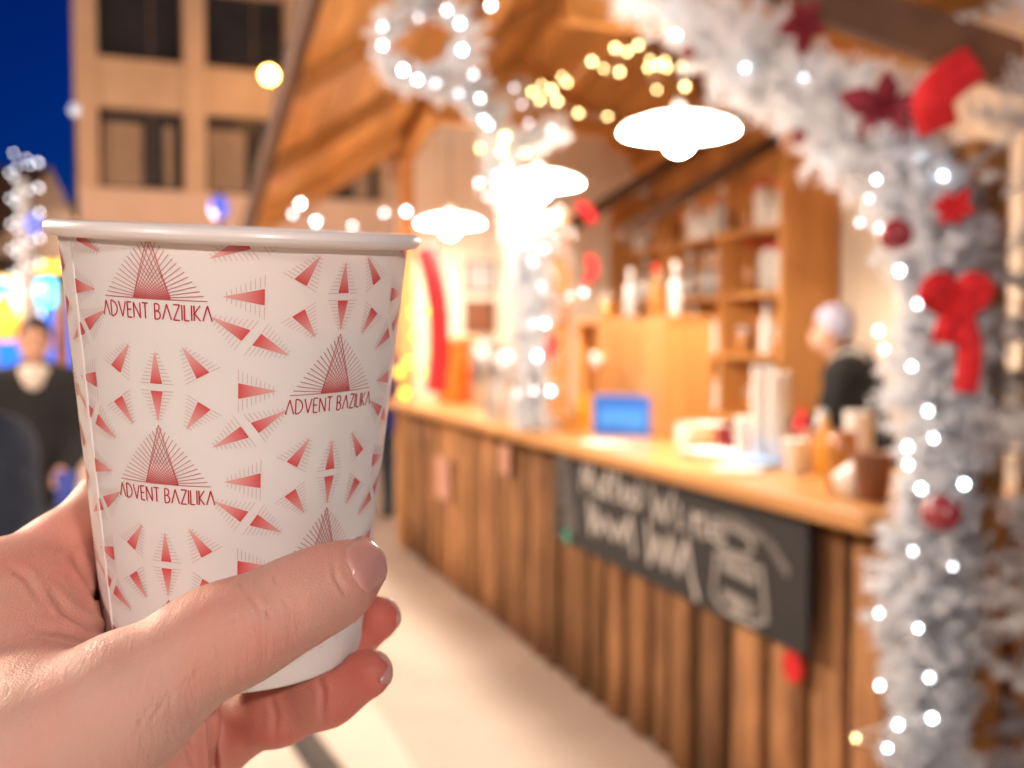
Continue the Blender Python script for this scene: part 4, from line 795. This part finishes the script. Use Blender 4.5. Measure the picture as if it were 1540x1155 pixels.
# ------------------------------------------------------------------ building across the square
fx = Vector((.93, .37, 0)).normalized(); frz = math.atan2(fx.y, fx.x)
bld = thing('building', 'ochre stucco office block with dark windows between projecting piers', 'building', (-9.8 * .985, 24 * .985, 0), frz)
def zpx(py, d=24.0): return CAMZ + (515 - py) / F * d
z_b0, z_s0, z_b1, z_s1 = zpx(283), zpx(165), zpx(93), zpx(-30)
sto = z_b1 - z_b0; bay = 2.43; nbay = 7; pier = .5
box('wall', M['stucco2'], bld, -.5, nbay * bay + .3, .25, 7, 0, z_b0 - sto * 0 - .02)
box('wall', M['stucco'], bld, -.5, nbay * bay + .3, .75, 7, z_b0 - .02, z_b0 + sto * 3.2)
for r_ in range(3):
    zb_ = z_b0 + r_ * sto; zt_ = z_s0 + r_ * sto
    box('spandrel', M['stucco'], bld, -.5, nbay * bay + .3, .12, .74, zt_, zb_ + sto)
    for i in range(nbay):
        x0, x1 = i * bay + .02, i * bay + bay - pier
        w_ = box('window', M['frame'], bld, x0, x1, .50, .56, zb_, zt_)
        n_ = 2
        for j in range(n_):
            a = (x0, x0 + (x1 - x0) * .62)[j] + .025; c = (x0 + (x1 - x0) * .62, x1)[j] - .025
            box('pane', M['glassdark'], w_, a, c, .485, .497, zb_ + .03, zt_ - .03)
            if r_ == 0 and (i, j) in ((0, 0), (1, 0), (0, 1), (2, 1)): box('curtain', M['curtain'], w_, a + (.25 if (i, j) == (0, 1) else .05), c - .2, .47, .482, zb_ + .07, zt_ - .3)
for i in range(nbay + 1): box('pier', M['stucco'], bld, i * bay - pier - .0, i * bay, 0, .745, z_b0 - .03, z_b0 + sto * 3.1)
# lamp on the building
lp = bld.location + Matrix.Rotation(frz, 3, 'Z') @ Vector((3.95, -1.0, 0)); lz = zpx(113, 23.5)
pt = P(405, 113, 23.2); wlm = thing('wall_lamp', 'glowing orange lamp on a bracket before the upper windows', 'lamp', pt)
MB().lathe([(max(.17 * math.cos(x), 1e-3), .17 * math.sin(x)) for x in np.linspace(-1.57, 1.57, 12)], 20, cap=False).build('lamp_globe', M['sodium'], wlm, True)
MB().lathe([(.1, .16), (.12, .2), (.04, .26)], 14).build('lamp_cap', M['blackm'], wlm); MB().tube([(0, 0, .24), (0, .3, .4), (.15, 1.6, .42)], .03, 6).build('bracket', M['blackm'], wlm)
# ------------------------------------------------------------------ far stalls on the left
def far_stall(name, x0, x1, y, zt, label, lit, roofc, dep=2.0, rise=.9):
    t = thing(name, label, 'stall', (x0, y, 0)); w_ = x1 - x0
    for i in range(8): box('plank', M['plank'], t, w_ * i / 8 + .01, w_ * (i + 1) / 8 - .01, -.02, .03, .003, 1.05)
    box('counter_top', M['top'], t, -.05, w_ + .05, -.15, .4, 1.055, 1.10)
    for a in (0, w_): box('post', M['pine'], t, a - .05, a + .05, .02, .12, 1.102, zt)
    if lit: box('backlit_fascia', M['cyanlit'], t, .0, w_, -.12, -.06, zt - .28, zt - .02); box('blue_backdrop', M['bluelit'], t, .06, w_ - .06, .9, .94, 1.102, zt - .1)
    else: box('back_wall', M['pine'], t, .06, w_ - .06, dep - .06, dep, 0.003, zt)
    MB().add([(-.3, -.5, zt), (w_ + .3, -.5, zt), (w_ + .3, dep, zt), (-.3, dep, zt), (-.3, dep / 2 - .2, zt + rise), (w_ + .3, dep / 2 - .2, zt + rise)], [(0, 1, 5, 4), (2, 3, 4, 5), (1, 2, 5), (3, 0, 4), (3, 2, 1, 0)]).build('roof', roofc, t)
    return t
far_stall('far_stall', -5.75, -4.6, 10.2, 2.15, 'far stall with a cyan light strip and blue lit backdrop', True, M['roof'], rise=.25)
far_stall('far_stall', -9.2, -5.95, 9.6 + 1.8, 2.45, 'brown-roofed wooden stall behind the blue lit stall', False, M['beam'], 2.4, 1.2)
# tree trunk wrapped in white lights
tt_ = thing('wrapped_tree', 'pollarded tree trunk wound in white lights near the far stalls', 'tree', (-4.9, 10.1 - .9, 0)); tt_.location = (P(42, 500, 9.0).x, P(42, 500, 9.0).y, 0)
MB().tube([(0, 0, 0), (.03, 0, 1.2), (0, 0, 2.2), (-.02, 0, 2.95)], [.11, .09, .07, .05], 10).build('trunk', M['flockgrey'], tt_, True)
for i in range(46):
    a = i * .9; z = 1.75 + i * .032; link_mesh('bulb', bulb_me['leddim'], tt_, (.125 * math.cos(a), .125 * math.sin(a), z), scale=(.011,) * 3)
o = link_mesh('glowing_star', bulb_me['leddim'], None)
bpy.data.objects.remove(o)
M['bluebulb'] = emat('blue_lamp', (.12, .18, 1.0), .16)
def globe_lamp(px, py, d, r, mat, label, name='globe_lamp'):
    t = thing(name, label, 'lamp', P(px, py, d)); MB().lathe([(max(r * math.cos(x), 1e-3), r * 1.25 * math.sin(x)) for x in np.linspace(-1.57, 1.57, 12)], 18, cap=False).build('lamp_globe', mat, t, True)
    MB().lathe([(r * .3, r * 1.2), (r * .3, r * 1.5), (r * .1, r * 1.6)], 12).build('lamp_cap', M['blackm'], t)
    if name == 'street_light': z_ = -t.location.z; MB().tube([(0, .02, z_), (0, .02, z_ * .4), (0, .02, -r * 1.1)], [.05, .04, .03], 8).build('post', M['blackm'], t, True)
    else: MB().tube([(0, 0, r * 1.55), (.05, .02, r * 2.4), (.3, .12, r * 2.9)], .012, 5).build('lamp_arm', M['blackm'], t)
    return t
globe_lamp(51, 337, 8.8, .07, M['bluebulb'], 'blue glowing globe hanging by the wrapped tree trunk')
M['palebulb'] = emat('pale_street_lamp', (.6, .75, 1.0), .10)
M['orangebulb'] = emat('orange_lamp', (1.0, .45, .08), 5)
globe_lamp(38, 456, 9.2, .10, M['orangebulb'], 'orange glowing lamp hanging before the blue lit stall')
M['orangedim'] = emat('orange_lamp_dim', (1.0, .30, .04), .5)
globe_lamp(8, 480, 9.4, .17, M['orangedim'], 'broad dim orange paper lantern hanging by the blue lit stall', 'paper_lantern')
globe_lamp(112, 165, 20, .10, M['palebulb'], 'pale bluish street lamp by the corner of the office block', 'street_light')
globe_lamp(330, 312, 15, .14, M['bluebulb'], 'violet blue lamp before the pale ground floor wall', 'street_light')
lights('amber fairy lights along the roof edge of the blue lit stall', [(x, y, 9.9, 'amberlit', .035) for x, y in ((2, 415), (14, 424), (24, 418), (36, 408), (50, 412), (60, 404), (72, 400), (84, 406), (92, 398), (100, 404), (110, 400))])
# low dark roofs and a tree far behind
far = thing('far_house', 'low dark house roof against the blue evening sky', 'house', (-17, 36, 0))
box('wall', M['stucco2'], far, 0, 8, 0, 6, 0, 4.2); MB().add([(-.3, -.3, 4.2), (8.3, -.3, 4.2), (8.3, 6.3, 4.2), (-.3, 6.3, 4.2), (-.3, 3, 6.8), (8.3, 3, 6.8)], [(0, 1, 5, 4), (2, 3, 4, 5), (1, 2, 5), (3, 0, 4), (3, 2, 1, 0)]).build('roof', M['roof'], far)

# ------------------------------------------------------------------ people
M['skin2'] = pmat('face_skin', (.55, .30, .21), (.48, .25, .17), 20, .55, sss=.2)
M['hair'] = pmat('dark_hair', (.03, .02, .015), (.015, .01, .008), 40, .6, .4)
M['cap'] = pmat('lilac_knit', (.42, .42, .55), (.32, .32, .45), 40, .9, .5)
M['scarf'] = pmat('pale_scarf', (.66, .58, .50), (.5, .43, .37), 30, .9, .5)
M['apron'] = pmat('grey_apron', (.36, .33, .30), (.28, .26, .24), 20, .85, .3)
M['royal'] = pmat('royal_blue_cloth', (.05, .09, .42), (.03, .05, .3), 12, .85, .3)
M['denim'] = pmat('dark_denim', (.03, .045, .075), (.02, .03, .05), 20, .85, .3)
def person(label, loc, rz, height, coat, legs, top, J, topmat, extra=None):
    sc = height / 1.75; t = thing('person', label, 'person', loc, rz); t.scale = (sc,) * 3
    lean = np.array(J.get('lean', (0, 0)) + (0,), float)
    def L(x, y, z): return np.array([x, y, z], float) + lean * max(0, (z - .9)) 
    fd = Field((-.62, -.62, -.02), (.62, .62, 1.84), .0175)
    hd = L(*J.get('head', (0, 0, 1.63)))
    head = smin(fd.ell(hd + (0, .01, .02), (.075, .095, .115)), fd.ell(hd + (0, -.045, -.055), (.055, .055, .06)), .03)      # skull and jaw; the face looks towards -y
    head = smin(head, fd.ell(hd + (0, -.098, -.015), (.014, .022, .024)), .015)
    for s_ in (-1, 1): head = smin(head, fd.ell(hd + (s_ * .078, .0, -.01), (.014, .022, .034)), .008); head = np.maximum(head, -fd.ell(hd + (s_ * .033, -.1, .015), (.018, .02, .012)) - .004)
    neck = fd.cone(L(0, .01, 1.44), hd + (0, .01, -.08), .058, .052)
    torso = smin(fd.ell(L(0, 0, 1.24), (.185, .115, .27)), fd.ell(L(0, 0, .98), (.165, .115, .18)), .08); torso = smin(torso, fd.cone(L(-.155, 0, 1.40), L(.155, 0, 1.40), .07, .07), .05)
    arms = []; hands = []
    for s_, k_ in ((-1, 'armL'), (1, 'armR')):
        el, wr_ = J.get(k_, ((s_ * .25, .02, 1.12), (s_ * .24, -.06, .87))); sh = L(s_ * .19, 0, 1.40); el = L(*el); wr_ = L(*wr_)
        arms.append(smin(fd.cone(sh, el, .062, .05), fd.cone(el, wr_, .05, .038), .02)); hdv = (wr_ - el) / np.linalg.norm(wr_ - el)
        hnd = fd.ell(wr_ + hdv * .06, (.04, .03, .05)); hnd = smin(hnd, fd.cone(wr_ + hdv * .08, wr_ + hdv * .15 + (0, -.02, 0), .026, .016), .02); hnd = smin(hnd, fd.cone(wr_ + hdv * .05, wr_ + hdv * .09 + (-s_ * .045, -.02, 0), .015, .011), .012); hands.append(smin(fd.cone(el, wr_, .034, .026), hnd, .02))
    lg = []
    for s_ in (-1, 1):
        st_ = J.get('stride', 0) * s_; lg.append(smin(fd.cone(L(s_ * .085, 0, .92), (s_ * .10, -.03 + st_ * .4, .50), .088, .062), fd.cone((s_ * .10, -.03 + st_ * .4, .50), (s_ * .105, .02 + st_, .09), .058, .042), .03))
    body = smin(head, neck, .03)
    for h_ in hands + lg: body = smin(body, h_, .012)
    body = smin(body, torso, .03)
    for a_ in arms: body = smin(body, a_, .02)
    def put(name, f, mat):
        v_, q_ = fd.mesh(f); return mesh_obj(name, v_, q_, mat, t, True)
    inner = body + .006; put('body', np.where(True, smin(smin(head, neck, .03), np.minimum(np.minimum(hands[0], hands[1]), np.minimum(torso + .03, np.minimum(lg[0], lg[1]) + .02)), .02), 0), M['skin2'])
    ct_ = smin(torso - .03, smin(arms[0] - .018, arms[1] - .018, .02), .04); ct_ = smin(ct_, fd.ell(L(0, .01, .88), (.20, .15, .17)), .05); ct_ = smin(ct_, fd.cone(L(0, .015, 1.43), L(0, .015, 1.49), .085, .08), .03)
    put('coat', np.maximum(ct_, fd.Z * 0 + (.74 - fd.Z)), coat); put('trousers', np.minimum(lg[0], lg[1]) - .012, legs)
    for s_ in (-1, 1):
        st_ = J.get('stride', 0) * s_; b = fd.ell((s_ * .105, -.03 + st_, .045), (.05, .135, .05)); put('shoe', np.maximum(b, -fd.Z + .002), M['black'])
    tf = fd.ell(hd + (0, .018, .04), (.088, .105, .112)); cut = (fd.Y - hd[1] + .045) * -.8 + (-(fd.Z - hd[2]) + .045) * .8
    put(top, np.maximum(tf, cut), topmat)
    for s_ in (-1, 1):
        o = MB().lathe([(max(.011 * math.cos(x), 1e-4), .011 * math.sin(x)) for x in np.linspace(-1.57, 1.57, 6)], 10, cap=False).build('eye', M['black'], t, True); o.location = hd + (s_ * .033, -.086, .015)
    o = MB().lathe([(max(.02 * math.cos(x), 1e-4), .005 * math.sin(x)) for x in np.linspace(-1.57, 1.57, 6)], 10, cap=False).build('mouth', M['pinkp'], t, True); o.location = hd + (0, -.098, -.058)
    if extra: extra(t, fd, put, L, hd, torso)
    return t
def scarf(t, fd, put, L, hd, torso): put('scarf', smin(fd.ell(L(0, -.02, 1.47), (.105, .10, .055)), fd.ell(L(0, -.10, 1.43), (.06, .045, .07)), .03), M['scarf'])
def apron(t, fd, put, L, hd, torso): put('apron', np.maximum(np.maximum(torso - .042, fd.Y + .02), np.abs(fd.X) - .10), M['apron'])
gp = P(52, 500, 4.95)
person('dark-haired person in a black coat and pale scarf facing the stalls', (gp.x, gp.y, 0), R(20), 1.61, M['black'], M['denim'], 'hair', {'armR': ((.25, -.05, 1.12), (.16, -.26, .98)), 'stride': .1}, M['hair'], scarf)
ph = P(100, 725, 4.68); t = thing('phone_pouch', 'bright blue pouch held by the person in the black coat', 'pouch', ph); box('pouch_body', M['royal'], t, -.045, .045, -.015, .015, -.12, .05, .01); box('pouch_flap', M['royal'], t, -.047, .047, -.018, -.0155, .0, .052)
gp = P(-85, 800, 2.4)
person('person in a shiny navy padded jacket walking past the cup', (gp.x, gp.y, 0), R(168), 1.56, M['navy'], M['denim'], 'hair', {'stride': .14}, M['hair'])
gp = P(588, 800, 8.6)
person('person in royal blue jacket standing beyond the far end of the counter', (gp.x - .12, gp.y, 0), R(200), 1.66, M['royal'], M['denim'], 'hair', {}, M['hair'])
vp = Vector((1.73, 4.77, .05))
person('stall keeper in dark jacket, grey apron and lilac knit cap behind the counter', vp, R(-118), 1.62, M['black'], M['denim'], 'knit_cap', {'lean': (-.02, -.28), 'armL': ((-.26, -.16, 1.12), (-.14, -.40, 1.10)), 'armR': ((.26, -.14, 1.12), (.12, -.40, 1.08)), 'head': (0, -.03, 1.62)}, M['cap'], apron)

# dark cable channel on the paving
cch = thing('cable_cover', 'narrow black rubber cable cover lying across the pale paving', 'cable cover', (*hxy(-1.62, .15), .008), HR)
a_, b__ = P(440, 1095, 1), P(495, 1160, 1)
def gxy(px, py):
    d = CRn @ CF(px, py, 1); t_ = -CAMZ / d[2]; return Vector((d[0] * t_, d[1] * t_, 0))
A_, B_ = gxy(425, 1070), gxy(540, 1230); cch.location = (A_.x, A_.y, .008); d_ = B_ - A_; cch.rotation_euler = (0, 0, math.atan2(d_.y, d_.x))
for i in range(3):
    l_ = d_.length / 3; MB().add([(i*l_, -.06, 0), (i*l_ + l_ - .01, -.06, 0), (i*l_, -.03, .03), (i*l_ + l_ - .01, -.03, .03), (i*l_, .03, .03), (i*l_ + l_ - .01, .03, .03), (i*l_, .06, 0), (i*l_ + l_ - .01, .06, 0)], [(0, 1, 3, 2), (2, 3, 5, 4), (4, 5, 7, 6), (0, 2, 4, 6), (1, 7, 5, 3)]).build('cover_segment', M['blackm'], cch)

# ------------------------------------------------------------------ lamp posts of the square
def lamp_post(x, y, h, label, strength, col):
    t = thing('lamp_post', label, 'lamp post', (x, y, 0), 0, 'lamp posts in the square'); MB().tube([(0, 0, 0), (0, 0, .9), (0, 0, h - .1)], [.06, .04, .03], 10).build('post', M['blackm'], t, True)
    MB().lathe([(.06, h - .1), (.1, h - .06), (.05, h - .04)], 14).build('lamp_collar', M['blackm'], t)
    MB().lathe([(max(.2 * math.cos(x_), 1e-3), h + .13 + .2 * math.sin(x_)) for x_ in np.linspace(-1.57, 1.57, 12)], 20, cap=False).build('lamp_globe', emat('lamp_post_glow', col, strength), t, True)
lamp_post(-2.4, -3.2, 3.3, 'lamp post with a warm globe in the middle of the square', 62, (1, .80, .70))
lamp_post(2.2, -3.4, 3.3, 'lamp post with a warm globe near the outer end of the stall', 72, (1, .84, .76))
lamp_post(-5.4, 15.5, 2.8, 'added lamp post with an orange globe, hidden behind the cup, lighting the office block', 210, (1, .60, .36))  # added to warm the office block, kept out of sight behind the cup
lamp_post(1.2, 17.5, 3.4, 'added lamp post with an orange globe behind the stall, lighting the office block', 210, (1, .60, .36))  # added behind the stall as a further light on the facade
lamp_post(-11.5, 14.5, 3.4, 'added lamp post with an orange globe beyond the far stalls, lighting the office block', 170, (1, .60, .36))  # added past the far stalls to spread warm light over the facade
lamp_post(-3.4, 2.5, 3.0, 'lamp post with a warm globe across the aisle from the chalkboard', 95, (1, .74, .55))
lamp_post(-4.5, 5.6, 3.0, 'lamp post with a warm globe across the aisle from the far counter', 95, (1, .74, .55))
